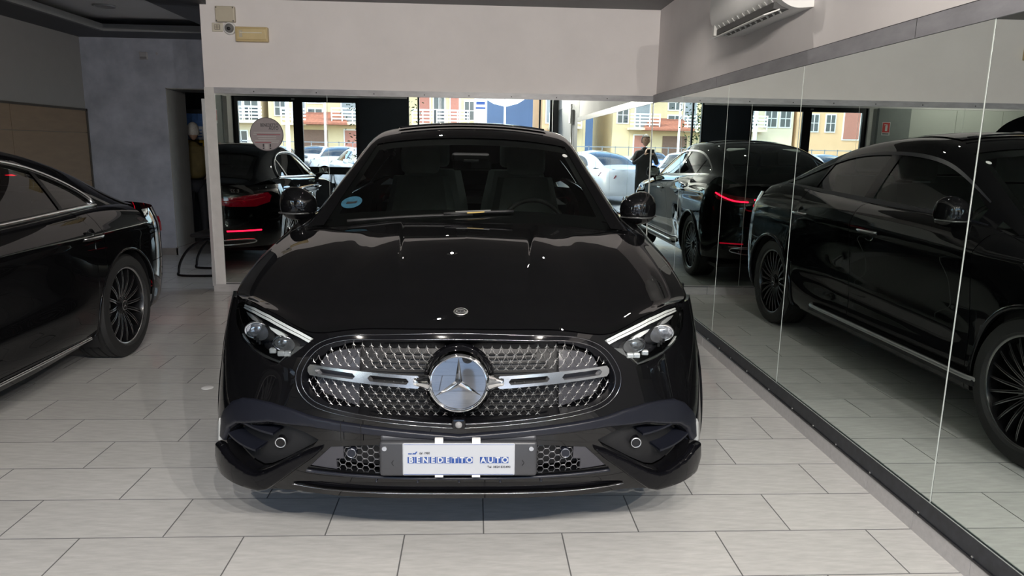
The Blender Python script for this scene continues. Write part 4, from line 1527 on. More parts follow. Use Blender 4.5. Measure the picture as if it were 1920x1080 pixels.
# ---- number plate
ph = MB()
yp = float(S.yn(.47)) - .028
holder = MB().rbox(-.252, .252, yp, yp + .03, .412, .530, .01, 3).build('plate_holder', M('holder_grey', (.033, .034, .038), .38, var=.04), suv, True, 35)
MB().rbox(-.25, .25, yp + .012, yp + .05, .525, .548, .008).build('holder_flange', MATS['holder_grey'], holder)
npl = MB().rbox(-.178, .180, yp - .004, yp + .002, .418, .527, .004).build('number_plate', M('plate_white', (.345, .36, .385), .35, var=.01), suv)
m_blue = M('plate_blue', (.012, .05, .21), .4, var=.03)
MB().box(-.178 + .004, .176, yp - .0046, yp - .004, .4215, .4225).box(-.174, .176, yp - .0046, yp - .004, .5225, .5235).build('plate_border', m_blue, npl)
word = 'BENEDETTO AUTO'
x = -.151
for k, ch in enumerate(word):
    if ch == ' ':
        x += .021
        continue
    MB().box(x - .0108, x + .0108, yp - .0048, yp - .004, .460, .481).build('letter_tile', m_blue, npl)
    text('letter', ch, .026, M('letter_white', (.42, .43, .45), .4, var=.01), (x, yp - .0052, .4705), (PI / 2, 0, 0), npl, sx=.95, bold=.0008)
    x += .0232
text('phone_line', 'Tel. 0824 835490', .0105, m_ink, (.166, yp - .0048, .447), (PI / 2, 0, 0), npl, align='RIGHT')
text('since_line', 'dal 1980', .010, m_ink, (-.108, yp - .0048, .494), (PI / 2, 0, 0), npl)
MB().box(-.160, -.148, yp - .0048, yp - .004, .490, .4935).add([(-.147, yp - .0048, .490), (-.136, yp - .0048, .490), (-.130, yp - .0048, .4995), (-.135, yp - .0048, .4995), (-.138, yp - .0048, .4945), (-.145, yp - .0048, .4945)], [(0, 1, 2, 3, 4, 5)]).build('plate_logo', m_blue, npl)
for x in (-.062, .056):
    MB().box(x - .013, x + .013, yp - .005, yp + .03, .526, .543).build('plate_clip', m_white, npl)
    MB().box(x - .013, x + .013, yp - .005, yp + .01, .412, .419).build('plate_clip', m_white, npl)
for x in (-.235, .232):
    MB().disc((x, yp - .004, .508), .0075, 'y', 14, .005).build('holder_screw', m_steel, holder)
    s_ = -1 if x < 0 else 1
    MB().tube([(x + s_ * -.028, yp - .0008, .468), (x + s_ * -.022, yp - .0008, .459), (x + s_ * -.028, yp - .0008, .450)], .0009, 4).build('arrow_mark', m_dark, holder)

# ---- bonnet
fr = [(x, float(S.F(x, zhe(x))) + .004, float(zhe(x))) for x in np.linspace(0, .80, 14)]
sy = np.linspace(.43, 1.34, 10)
shut = [fr[-1]] + [(float(S.xt(y)), y, float(S.zt(y)) + .002) for y in sy[1:]]
cowl = [(x, 1.29 + .05 * (x / .79) ** 2, 1.098 - .038 * (x / .79) ** 2) for x in np.linspace(0, float(S.xt(1.34)), 10)]
cowl[-1] = shut[-1]
cent = [(0, fr[0][1], fr[0][2]), (0, .12, .8985), (0, .21, .9235), (0, .38, .968), (0, .6, 1.021), (0, .8, 1.06), (0, .95, 1.08), (0, 1.1, 1.091), cowl[0]]


def ridge(x, y):
    a = np.abs(x)
    r = .285 + .09 * (y - .9)
    k = smooth01((y - .25) / .5) * smooth01((1.45 - y) / .25)
    d = a - r
    return k * .012 * np.where(d < 0, np.exp(-(d / .012) ** 2), np.exp(-(d / .13) ** 2))


bon = S.hood(fr, shut, cowl, cent, ridge, m_paint, suv, 150, 90)
ey, ez = .172, .9135
em = MB().revolve([(0, .0025), (.022, .0025), (.0235, 0)], 32, 'z', (0, 0, 0)).build('bonnet_emblem', M('emblem_black', (.02, .02, .022), .2, var=.05), bon, True, 40)
em.location = (0, ey, ez + .001)
em.rotation_euler = (math.radians(15.5), 0, 0)
MB().revolve([(.0205, .0028), (.0225, .0036), (.0245, .001)], 32, 'z').build('emblem_ring', m_silver, em, True)
MB().revolve([(.0118, .0028), (.013, .0034), (.0142, .0028)], 28, 'z').build('emblem_ring', m_silver, em, True)
v, f = star3(.0125, .3, .002)
mk('emblem_star', [(a, c, .0028 - b) for a, b, c in v], [q[::-1] for q in f], m_silver, em)
for k in range(14):
    a = PI * 2 * k / 14
    MB().box(-.0012, .0012, -.0022, .0022, .0025, .0033).build('emblem_mark', m_silver, em)
    o = bpy.data.objects[-1] if False else em.children[-1]
    o.location = (.0172 * math.cos(a), .0172 * math.sin(a), 0)
    o.rotation_euler = (0, 0, a + PI / 2)

# ---- fenders, doors, quarters
for sg in (-1, 1):
    S.side_panel('front_fender', .505, 1.40, sg, m_paint, suv, nv=56)
    S.side_panel('door', 1.405, 2.615, sg, m_paint, suv)
    S.side_panel('door', 2.62, 3.50, sg, m_paint, suv)
    S.side_panel('rear_quarter', 3.505, 4.25, sg, m_paint, suv)
    S.side_panel('body_core', .6, 4.2, sg, m_dark, suv, inset=.03, lip=False, nv=14)
    # step board with bright edge
    pts = [(sg * .895, 1.24, .315), (sg * .945, 1.30, .322)] + [(sg * .95, y, .322) for y in np.linspace(1.4, 2.95, 8)] + [(sg * .945, 3.05, .324), (sg * .895, 3.12, .318)]
    st = MB().box(min(sg * .80, sg * .945), max(sg * .80, sg * .945), 1.27, 3.08, .285, .318).build('side_step', m_dark, suv)
    MB().tube(curve2(pts, 3), .013, 8).build('step_edge', M('step_alu', (.42, .42, .42), .35, .9, var=.05), st, True)
    door_handle(S, suv, 2.37, .955, sg, MATS['slat_chrome'])
    door_handle(S, suv, 3.36, .985, sg, MATS['slat_chrome'])
    side_mirror(S, suv, (sg * .895, 1.66, 1.14), sg, (.098, .08, .096), (sg * .80, 1.70, 1.045))
arch_trim(S, suv, m_gloss, .014, .006)
wheel_house(S, suv)
MB().box(-.82, .82, .45, 4.5, .2, .235).build('underbody', m_dark, suv)
MB().box(-.86, .86, .55, 1.22, .45, .85).build('engine_block', m_dark, suv)

# ---- greenhouse
def dlo(y, y0=3.0, y1=3.97, h=.79):
    return h if y < y0 else h * math.sqrt(max(0., 1 - ((y - y0) / (y1 - y0)) ** 2.2))


for sg in (-1, 1):
    S.gpanel('pillar', 1.30, 4.60, lambda y: .80 - .25 * float(smooth01((1.9 - y) / .4)) if y <= 1.9 else dlo(y), 1.09, sg, m_paint, suv, ny=110, ns=20)
    S.gpanel('window_trim', 1.52, 3.97, -.02, .07, sg, m_satin, suv, .004, ny=60, ns=5)
    S.gpanel('window_trim', 1.62, 3.96, lambda y: dlo(y) - .03, lambda y: dlo(y) + .025, sg, m_satin, suv, .003, ny=80, ns=4)
    S.gpanel('front_window', 1.56, 2.61, .05, .79, sg, m_sideglass, suv, -.004)
    S.gpanel('rear_window', 2.70, 3.44, .05, dlo, sg, m_darkglass, suv, -.004)
    S.gpanel('quarter_window', 3.47, 3.95, lambda y: min(.05, dlo(y)), dlo, sg, m_darkglass, suv, -.004)
    S.gpanel('door_pillar', 2.60, 2.71, .03, .80, sg, m_gloss, suv, .001, ny=6)
    S.gpanel('door_pillar', 3.43, 3.475, .03, dlo, sg, m_gloss, suv, .001, ny=4)
    S.gpanel('mirror_triangle', 1.46, 1.60, .0, .79, sg, m_gloss, suv, .001, ny=6)
    S.gpanel('rear_pillar', 3.96, 4.62, .0, .1, sg, m_paint, suv, ny=30)
S.gtop('roof', 2.055, 3.22, 1.06, m_paint, suv)
S.gtop('windscreen', 1.27, 2.06, 1.06, m_wsglass, suv, -.003)
S.gtop('rear_screen', 3.215, 4.36, 1.07, m_darkglass, suv, -.003)
S.gtop('boot_lip', 4.35, 4.675, 1.0, m_paint, suv)
# black print round the windscreen
for a, b, c0, c1 in ((1.28, 1.40, 1.12, 2.), (1.985, 2.06, 1.12, 2.)):
    S.gtop('windscreen_border', a, b, c0, m_inner, suv, -.009, ny=8)
for sg in (-1, 1):
    S.gpanel('windscreen_border', 1.36, 2.03, 1.06, 1.135, sg, m_inner, suv, -.006, ny=20, ns=4)
# sunroof deflector
rr_ = [S.G(2.28, [1.25 + .75 * k / 20])[0] for k in range(21)]
P = [(p[0], 2.28, p[2] + .02) for p in rr_] + [(-p[0], 2.28, p[2] + .02) for p in rr_[::-1][1:]]
MB().tube(P, .006, 5).build('sunroof_edge', m_gloss, suv, True)
S.gtop('sunroof', 2.30, 3.0, 1.22, M('sunroof_glass', (.006, .006, .007), .02, spec=.6, var=.02), suv, .006)

# things on the windscreen
def wsp(x, y, off=0.):
    P = S.sec(y)
    o = np.argsort(P[:, 0])
    return Vector((x, y, float(np.interp(abs(x), P[o][:, 0], P[o][:, 1])) + off))


def ws_ellipse(name, x, y, a, b, mat, off=.001, n=20):
    v = [wsp(x, y, off)] + [wsp(x + a * math.cos(q), y + b * math.sin(q), off) for q in np.linspace(0, 2 * PI, n + 1)[:-1]]
    return mk(name, v, [(0, 1 + k, 1 + (k + 1) % n) for k in range(n)], mat, suv)


stk = ws_ellipse('round_sticker', -.585, 1.475, .052, .05, M('sticker_blue', (.03, .10, .15), .4, var=.25, vscale=60))
MB().add([wsp(-.612, 1.462, .0022), wsp(-.56, 1.462, .0022), wsp(-.556, 1.482, .0022), wsp(-.575, 1.478, .0022), wsp(-.608, 1.482, .0022)], [(0, 1, 2, 3, 4)]).build('sticker_print', m_inner, stk)
ws_ellipse('round_sticker', .525, 1.935, .014, .018, M('sticker_white', (.6, .62, .6), .4, var=.05))
p = wsp(0, 1.93)
sh = MB().rbox(-.105, .105, 1.86, 2.02, 1.41, 1.455, .015).build('sensor_housing', m_inner, suv)
sh.location.z = -.035
MB().rbox(-.04, .045, 1.855, 1.87, 1.405, 1.42, .004).build('sensor_window', M('sensor_grey', (.12, .12, .13), .2, var=.1), sh)
im = MB().rbox(-.105, .115, 2.02, 2.05, 1.32, 1.385, .014, 3).build('inside_mirror', m_inner, suv, True)
MB().tube([(-.09, 2.015, 1.325), (.105, 2.015, 1.325)], .003, 6).build('mirror_rim', M('mirror_rim_grey', (.4, .42, .41), .2, .8, var=.05), im)
MB().box(.0, .11, 2.016, 2.019, 1.332, 1.372).build('mirror_face', M('mirror_face_grey', (.2, .22, .22), .2, .5, var=.2), im)
# wipers
for x0, x1, y0, up_ in ((-.12, .22, 1.335, .012), (-.58, .02, 1.32, .0)):
    pts = [wsp(x, y0 + .03 * k / 6, up_) for k, x in enumerate(np.linspace(x0, x1, 7))]
    wp_ = MB().tube(pts, .007, 6).build('wiper', m_dark, suv, True)
    if x0 > -.3:
        MB().tube([q + Vector((0, -.004, .007)) for q in pts[1:5]], .003, 5).build('wiper_edge', M('wiper_grey', (.28, .28, .27), .3, .4, var=.1), wp_)
        MB().tube([pts[2] + Vector((0, -.014, .0)), pts[4] + Vector((-.03, -.014, .0))], .003, 5).build('wiper_label', M('label_gold', (.5, .36, .12), .5, var=.1), wp_)
MB().add([(x, 1.27 + .05 * (x / .79) ** 2, 1.082 - .04 * (x / .79) ** 2) for x in np.linspace(-.76, .76, 20)] + [tuple(wsp(x, 1.37, -.012)) for x in np.linspace(-.70, .70, 20)], [(i, i + 1, 21 + i, 20 + i) for i in range(19)]).build('cowl', m_dark, suv)

# ---- cabin
dash = []
for y, z in ((1.40, .99), (1.45, 1.065), (1.55, 1.085), (1.68, 1.075), (1.76, 1.03), (1.80, .90), (1.82, .70)):
    dash.append([(x, y, z - .03 * (x / .7) ** 2) for x in np.linspace(-.70, .70, 14)])
MB().grid(np.array(dash), flip=True).build('dashboard', m_inner, suv, True)
steering(suv, (.36, 1.98, .985), M('wheel_leather', (.05, .052, .05), .4, var=.05))
for x in (-.36, .36):
    seat(suv, x, 2.5, .63)
    seat(suv, x * .9, 3.15, .66, w=.28)
MB().rbox(-.12, .12, 1.8, 2.7, .5, .86, .04).build('centre_console', m_inner, suv)
MB().box(-.75, .75, 1.4, 4.1, .42, .46).build('cabin_floor', m_inner, suv)
hd = []
for y in np.linspace(2.06, 3.2, 12):
    h = S.G(y, np.linspace(1.12, 2, 12)) - [0, 0, .035]
    hd.append(np.concatenate([h, (h * [-1, 1, 1])[::-1][1:]]))
MB().grid(np.array(hd)).build('headlining', M('headliner', (.05, .05, .05), .8, var=.05), suv, True)
MB().box(-.72, .72, 3.5, 4.35, .95, 1.02).build('parcel_shelf', m_inner, suv)

# ---- tail
S.face_grid('rear_bumper', lambda t: .30, lambda t: .655, m_paint, suv)
S.face_grid('tailgate', lambda t: .66, lambda t: 1.115 - .01 * t * t, m_paint, suv)


def rshell(name, poly, d0, d1, mat, parent, step=.015):
    V, T, L = fill(poly, (), step)
    v, f = shell(V, T, L, lambda P, d: S.onF(P, d, S.R), d0, d1)
    return mk(name, v, [q[::-1] for q in f], mat, parent, True, 40)


for sg in (-1, 1):
    tp_ = [(.30, .955), (.52, .965), (.70, .985), (.84, 1.02), (.87, .99), (.84, .94), (.70, .915), (.5, .912), (.32, .92)]
    tl = rshell('tail_light', dens(tp_ if sg > 0 else mir(tp_)), -.012, .02, m_redlens, suv)
    P = S.onF(np.array([(sg * a, b) for a, b in ((.56, .922), (.63, .923), (.70, .932), (.76, .952), (.81, .978), (.85, 1.008))]), -.014, S.R)
    MB().tube(curve2(P, 5), .0075, 6).build('light_strip', m_redlit, tl, True)
    P = S.onF(np.array([(sg * a, .475) for a in np.linspace(.58, .8, 6)]), -.004, S.R)
    MB().tube(P.tolist(), .007, 6).build('rear_reflector', M('reflector_red_glow', (.45, .01, .02), .2, var=.1, emit=(.6, .0, .02), es=.25), suv, True)  # faint glow put into the reflector, which is no lamp
    P = S.onF(np.array([(sg * a, b) for a, b in ((.40, .36), (.56, .365), (.68, .385), (.70, .41), (.66, .425), (.45, .42), (.40, .40))]), -.006, S.R)
    MB().tube(curve2(P, 4, True), .008, 6, closed=True).build('exhaust_trim', m_chrome, suv, True)
P = S.onF(np.array([(x, .44) for x in np.linspace(-.72, .72, 24)]), -.004, S.R)
MB().tube(P.tolist(), .006, 6).build('rear_chrome_strip', m_chrome, suv, True)
wz_ = float(S.yr(.86))
v, f = star3(.05, .16, .008)
bdr = MB().revolve([(.05, 0), (.056, .008), (.06, 0)], 36, 'y', (0, wz_ + .002, .98)).build('rear_star_ring', m_chrome, suv, True)
mk('rear_star', [(-a, wz_ + .004 - b, c + .98) for a, b, c in v], f, m_chrome, bdr)
pg = float(S.yr(.78)) + .004
rp_ = MB().rbox(-.26, .26, pg - .01, pg + .008, .70, .82, .006).build('rear_plate', M('plate_dark', (.05, .05, .055), .4, var=.05), suv)
text('model_lettering', 'GLC 300 d', .058, m_silver, (-.50, float(S.R(.5, 1.03)) + .006, 1.035), (PI / 2, 0, PI - .20), suv, ext=.002, sx=1.25)
# wheels
for yc in S.ax:
    for sg in (-1, 1):
        wheel(suv, (sg * .808, yc, .362), sg, .362, .272, .255, 22, 'multi', M('rim_edge_grey', (.22, .22, .22), .3, 1., var=.1))
# ================================================================== black saloon on the left
Zs = [.15, .25, .36, .5, .65, .8, .95]
sed_c = Car(
    yn=spl([.15, .25, .4, .55, .68, .76, .84], [.12, .05, .01, .0, .02, .05, .12]),
    wz=spl(Zs, [.86, .90, .92, .93, .925, .91, .87]), Pz=spl(Zs, [2.8, 2.8, 2.6, 2.5, 2.3, 2.2, 2.1]), y1=.75,
    wd=spl([.15, .25, .36, .5, .62, .75, .86, .95, 1.05], [.86, .895, .905, .905, .912, .925, .932, .92, .89]),
    wr=spl([.15, .25, .36, .5, .62, .75, .86, .95, 1.05, 1.15], [.80, .89, .925, .94, .945, .945, .938, .91, .86, .8]),
    ym=2.7, ax=(.85, 3.81), ra=.388, za=.352, flare=.006,
    yr=spl([.15, .25, .4, .55, .7, .85, .95, 1.02, 1.08], [4.78, 4.86, 4.91, 4.93, 4.935, 4.925, 4.91, 4.885, 4.84]), y2=4.15, Pr=2.35,
    zb=lambda y: np.where(np.asarray(y) < .5, .2, np.where(np.asarray(y) > 4.15, .26, .19)),
    zt=spl([.4, .5, .8, 1.1, 1.4, 1.7, 2.3, 3.0, 3.5, 3.8, 4.1, 4.4, 4.7, 4.95], [.73, .76, .84, .895, .94, .962, .985, 1.005, 1.022, 1.028, 1.018, .995, .96, .93]),
    xt=spl([.4, .5, .8, 1.2, 1.5, 2., 2.6, 3.2, 3.6, 3.9, 4.2, 4.5, 4.7, 4.85, 4.93], [.74, .79, .84, .82, .78, .80, .81, .80, .785, .77, .745, .69, .61, .47, .3]),
    roll=.15, bulge=.012,
    creases=[(lambda y: .86 + .008 * (y - 1.2), .7, 4.4, .008, .025), (lambda y: .42 + .02 * (y - 1.4), 1.2, 3.4, .008, .05)],
    zc=spl([1.25, 1.45, 1.7, 2.0, 2.2, 2.4, 2.7, 3.0, 3.3, 3.6, 3.9, 4.15, 4.35, 4.5, 4.7, 4.9], [.95, 1.04, 1.17, 1.325, 1.405, 1.445, 1.465, 1.46, 1.432, 1.375, 1.28, 1.17, 1.09, 1.05, 1.02, .985]),
    xr=spl([1.25, 1.5, 1.7, 2.1, 2.4, 3.0, 3.4, 3.8, 4.1, 4.35, 4.6, 4.9], [.75, .70, .64, .555, .54, .54, .545, .565, .60, .62, .56, .3]),
    drop=spl([1.25, 1.5, 2.0, 2.4, 3.0, 3.6, 4.2, 4.9], [.03, .045, .05, .055, .055, .055, .045, .02]),
)
sed = empty('saloon_car', (-3.285, 1.14, 0), 0, label='black saloon car with chrome window trim parked beside the brown boards', cat='car')
D = sed_c
D.face_grid('front_bumper', lambda t: .2, lambda t: .8 - .0 * t, m_paint, sed, rear=False)
fr = [(x, float(D.F(x, .80)) + .003, .80) for x in np.linspace(0, .74, 12)]
sy = np.linspace(float(fr[-1][1]), 1.36, 10)
shut = [fr[-1]] + [(float(D.xt(y)), y, float(D.zt(y)) + .002) for y in sy[1:]]
cowl = [(x, 1.28 + .08 * (x / .79) ** 2, .975 - .035 * (x / .79) ** 2) for x in np.linspace(0, float(D.xt(1.36)), 10)]
cowl[-1] = shut[-1]
cent = [(0, fr[0][1], fr[0][2]), (0, .25, .845), (0, .6, .895), (0, 1.0, .945), cowl[0]]
D.hood(fr, shut, cowl, cent, lambda x, y: 0 * x, m_paint, sed, 30, 30)
for sg in (-1, 1):
    hp = [(sg * .52, .70), (sg * .70, .735), (sg * .82, .75), (sg * .84, .70), (sg * .76, .64), (sg * .60, .62)]
    Vv, Tt, Ll = fill(dens(hp if sg > 0 else hp[::-1]), (), .03)
    mk('headlight', *shell(Vv, Tt, Ll, D.onF, -.004, .01), m_silver, sed, True, 40)
gp = curve2(sym([(0, .70), (.3, .69), (.42, .62), (.40, .46), (0, .42)]), 4, True)
Vv, Tt, Ll = fill(gp, (), .04)
mk('grille', *shell(Vv, Tt, Ll, D.onF, -.003, .01), m_gloss, sed, True, 40)


def dlo2(y):
    return .82 if y < 2.9 else .82 * math.sqrt(max(0., 1 - ((y - 2.9) / .88) ** 2.4))


for sg in (-1, 1):
    D.side_panel('front_fender', .46, 1.245, sg, m_paint, sed)
    D.side_panel('door', 1.25, 2.42, sg, m_paint, sed)
    D.side_panel('door', 2.425, 3.53, sg, m_paint, sed)
    D.side_panel('rear_quarter', 3.535, 4.18, sg, m_paint, sed, nv=56)
    D.side_panel('body_core', .6, 4.1, sg, m_dark, sed, inset=.03, lip=False, nv=14)
    D.gpanel('pillar', 1.28, 4.70, lambda y: .82 - .27 * float(smooth01((1.9 - y) / .4)) if y <= 1.9 else dlo2(y), 1.14, sg, m_paint, sed, ny=110, ns=20)
    D.gpanel('front_window', 1.50, 2.42, .05, .81, sg, m_sideglass, sed, -.004)
    D.gpanel('rear_window', 2.50, 3.36, .05, dlo2, sg, m_darkglass, sed, -.004)
    D.gpanel('quarter_window', 3.39, 3.77, lambda y: min(.05, dlo2(y)), dlo2, sg, m_darkglass, sed, -.004)
    D.gpanel('door_pillar', 2.41, 2.51, .03, .82, sg, m_gloss, sed, .001, ny=5)
    D.gpanel('door_pillar', 3.355, 3.395, .03, dlo2, sg, m_dark, sed, .001, ny=4)
    D.gpanel('rear_pillar', 3.77, 4.72, .0, .1, sg, m_paint, sed, ny=30)
    # bright window frame
    up = [D.G(y, [dlo2(y)])[0] for y in np.r_[np.linspace(1.62, 3.6, 50), np.linspace(3.6, 3.778, 16)[1:]]]
    lo = [D.G(y, [.03])[0] for y in np.linspace(3.778, 1.5, 40)]
    MB().tube([(sg * (p[0] + .004), p[1], p[2] + .004) for p in up], .0165, 6).build('window_chrome', MATS['slat_chrome'], sed, True)
    MB().tube([(sg * (p[0] + .006), p[1], p[2]) for p in lo], .0145, 6).build('window_chrome', MATS['slat_chrome'], sed, True)
    door_handle(D, sed, 2.22, .84, sg, MATS['slat_chrome'])
    door_handle(D, sed, 3.38, .865, sg, MATS['slat_chrome'])
    side_mirror(D, sed, (sg * .93, 1.72, 1.06), sg, (.095, .07, .075), (sg * .80, 1.70, .97))
    # bright sill strip
    pts = [(sg * (float(D.X(y, .235)) + .004), y, .235 + .0 * y) for y in np.linspace(1.27, 3.37, 20)]
    MB().tube(pts, .012, 6).build('sill_strip', MATS['slat_chrome'], sed, True)
    MB().tube([(a + sg * .004, b, c + .02) for a, b, c in pts], .006, 6).build('sill_strip', m_dark, sed, True)
    # fuel flap outline and a shark-fin shape on the pillar
    q = D.G(3.97, [.45])[0]
arch_trim(D, sed, m_paint, .008, .002)
wheel_house(D, sed)
MB().box(-.7, .7, .4, 4.35, .17, .2).build('underbody', m_dark, sed)
D.gtop('roof', 2.17, 3.26, 1.08, m_paint, sed)
D.gtop('windscreen', 1.27, 2.18, 1.08, m_wsglass, sed, -.003)
D.gtop('rear_screen', 3.25, 4.33, 1.12, m_darkglass, sed, -.003)
D.gtop('boot_lid', 4.32, 4.90, 1.0, m_paint, sed)
S_keep = S
S = D
D.face_grid('rear_bumper', lambda t: .26, lambda t: .60, m_paint, sed)
D.face_grid('tail_panel', lambda t: .605, lambda t: .985 - .01 * t * t, m_paint, sed)
for sg in (-1, 1):
    tp_ = [(.34, .825), (.55, .845), (.74, .875), (.84, .89), (.87, .85), (.855, .78), (.74, .735), (.5, .74), (.36, .77)]
    tl = rshell('tail_light', dens(tp_ if sg > 0 else mir(tp_)), -.012, .02, M('tail_red_dark', (.07, .004, .009), .08, spec=.6, coat=1., var=.3, emit=(.35, .0, .012), es=.06), sed)
    P = S.onF(np.array([(sg * a, b) for a, b in ((.40, .80), (.55, .805), (.70, .815), (.82, .84))]), -.014, S.R)
    MB().tube(curve2(P, 5), .005, 6).build('light_strip', M('tail_line', (.5, .02, .03), .2, var=.05), tl, True)
    P = S.onF(np.array([(sg * a, .46) for a in np.linspace(.45, .78, 6)]), -.004, S.R)
    MB().tube(P.tolist(), .008, 6).build('rear_reflector', MATS['red_light'], sed, True)  # reflector borrows the lit red, so its shine is emitted
    P = S.onF(np.array([(sg * a, b) for a, b in ((.36, .30), (.55, .305), (.70, .32), (.72, .345), (.66, .36), (.42, .355), (.37, .335))]), -.006, S.R)
    MB().tube(curve2(P, 4, True), .009, 6, closed=True).build('exhaust_trim', m_chrome, sed, True)
P = S.onF(np.array([(x, .87 + .0 * x) for x in np.linspace(-.40, .40, 16)]), -.006, S.R)
MB().tube(P.tolist(), .007, 6).build('boot_chrome_strip', m_chrome, sed, True)
text('model_lettering', 'E 220 d', .05, m_silver, (.52, float(D.R(.52, .92)) + .006, .918), (PI / 2, 0, PI + .22), sed, ext=.002, sx=1.25)
v, f = star3(.045, .16, .008)
yy = float(D.yr(.92)) + .002
rg = MB().revolve([(.045, 0), (.051, .008), (.055, 0)], 36, 'y', (0, yy, .92)).build('rear_star_ring', m_chrome, sed, True)
mk('rear_star', [(-a, yy - b, c + .92) for a, b, c in v], f, m_chrome, rg)
S = S_keep
MB().rbox(-.26, .26, 4.92, 4.945, .66, .78, .005).build('rear_plate', MATS['plate_dark'], sed)
for x in (-.36, .36):
    seat(sed, x, 2.2, .52, m_inner)
    seat(sed, x * .9, 3.0, .52, m_inner, .28)
MB().box(-.72, .72, 1.3, 4.2, .30, .33).build('cabin_floor', m_inner, sed)
MB().box(-.7, .7, 3.5, 4.3, .93, .96).build('parcel_shelf', m_inner, sed)
MB().grid(np.array([[(x, y, z) for x in np.linspace(-.7, .7, 8)] for y, z in ((1.4, .9), (1.5, .97), (1.7, .96), (1.78, .6))]), flip=True).build('dashboard', m_inner, sed, True)
steering(sed, (.36, 1.85, .88), m_inner)
for yc in D.ax:
    for sg in (-1, 1):
        wheel(sed, (sg * .806, yc, .352), sg, .352, .262, .255, 16, 'multi', m_rimcut, sw=(.0125, .0105))
# ================================================================== people and furniture
def skin_body(name, joints, edges, mat, parent, sub=2):
    """joints: {key: (x, y, z, radius or (rx, ry))}; one continuous skinned mesh"""
    keys = list(joints)
    me = bpy.data.meshes.new(name)
    me.from_pydata([joints[k][:3] for k in keys], [(keys.index(a), keys.index(b)) for a, b in edges], [])
    o = bpy.data.objects.new(name, me)
    COL.objects.link(o)
    sk = o.modifiers.new('skin', 'SKIN')
    sk.use_smooth_shade = True
    for i, k in enumerate(keys):
        r = joints[k][3]
        me.skin_vertices[0].data[i].radius = r if hasattr(r, '__len__') else (r, r)
        me.skin_vertices[0].data[i].use_root = (k == 'pelvis')
    sb = o.modifiers.new('sub', 'SUBSURF')
    sb.levels = sb.render_levels = sub
    dg = bpy.context.evaluated_depsgraph_get()
    m2 = bpy.data.meshes.new_from_object(o.evaluated_get(dg))
    m2.name = name
    m2.materials.clear()
    m2.materials.append(mat)
    m2.polygons.foreach_set('use_smooth', [True] * len(m2.polygons))
    bpy.data.objects.remove(o)
    bpy.data.meshes.remove(me)
    o = bpy.data.objects.new(name, m2)
    COL.objects.link(o)
    return finish(o, parent)


m_skin = M('skin', (.48, .30, .22), .5, var=.08, vscale=20)


def head(parent, c, rz, hair_mat, hair=1.):
    """egg-shaped head with nose, brow, ears and hair; c = centre, facing -y before turning by rz"""
    g = empty('head', c)
    g.parent = parent
    g.rotation_euler = (0, 0, rz)
    v, f = [], []
    NU, NV = 24, 16
    for j in range(NV + 1):
        b = PI * j / NV
        for i in range(NU):
            a = 2 * PI * i / NU
            x, y, z = math.cos(a) * math.sin(b), math.sin(a) * math.sin(b), math.cos(b)
            wx = .076 * (1 if z > -.1 else 1 + .32 * (z + .1))
            yy = .097 * y
            if y < -.5 and abs(x) < .22 and -.4 < z < .15:
                yy -= .016 * (1 - abs(x) / .22) * (1 - abs(z + .12) / .3 if abs(z + .12) < .3 else 0)
            if y < 0 and .05 < z < .25 and .15 < abs(x) < .6:
                yy += .006
            v.append((x * wx, yy - .012 * max(0, -z), z * .118))
    for j in range(NV):
        for i in range(NU):
            f.append((j * NU + i, (j + 1) * NU + i, (j + 1) * NU + (i + 1) % NU, j * NU + (i + 1) % NU))
    mk('face', v, f, m_skin, g, True)
    for sg in (-1, 1):
        MB().revolve([(0, 0), (.02, .002), (.024, .01), (.014, .016)], 12, 'x', (sg * .076, .008, -.004)).build('ear', m_skin, g, True)
        MB().revolve([(0, -.006), (.008, -.003), (.010, .004)], 10, 'y', (sg * .03, -.086, .012)).build('eye', M('eye_dark', (.05, .04, .035), .2, var=.1), g, True)
    MB().rbox(-.022, .022, -.093, -.082, -.058, -.050, .003).build('mouth', M('lips', (.35, .16, .14), .5, var=.1), g, True)
    hv, hf = [], []
    for j in range(11):
        b = PI * .62 * j / 10
        for i in range(NU):
            a = 2 * PI * i / NU
            x, y, z = math.cos(a) * math.sin(b), math.sin(a) * math.sin(b), math.cos(b)
            if y < -.15:
                z = max(z, .42 + .2 * (-y))
                k = math.sqrt(max(0, 1 - z * z)) / max(1e-6, math.hypot(x, y))
                x, y = x * k, y * k
            q = 1.09 + .03 * math.sin(i * 3.1 + j * 1.7)
            hv.append((x * .079 * q, y * .10 * q, z * .122 * q))
    for j in range(10):
        for i in range(NU):
            hf.append((j * NU + i, (j + 1) * NU + i, (j + 1) * NU + (i + 1) % NU, j * NU + (i + 1) % NU))
    mk('hair', hv, hf, hair_mat, g, True)
    return g


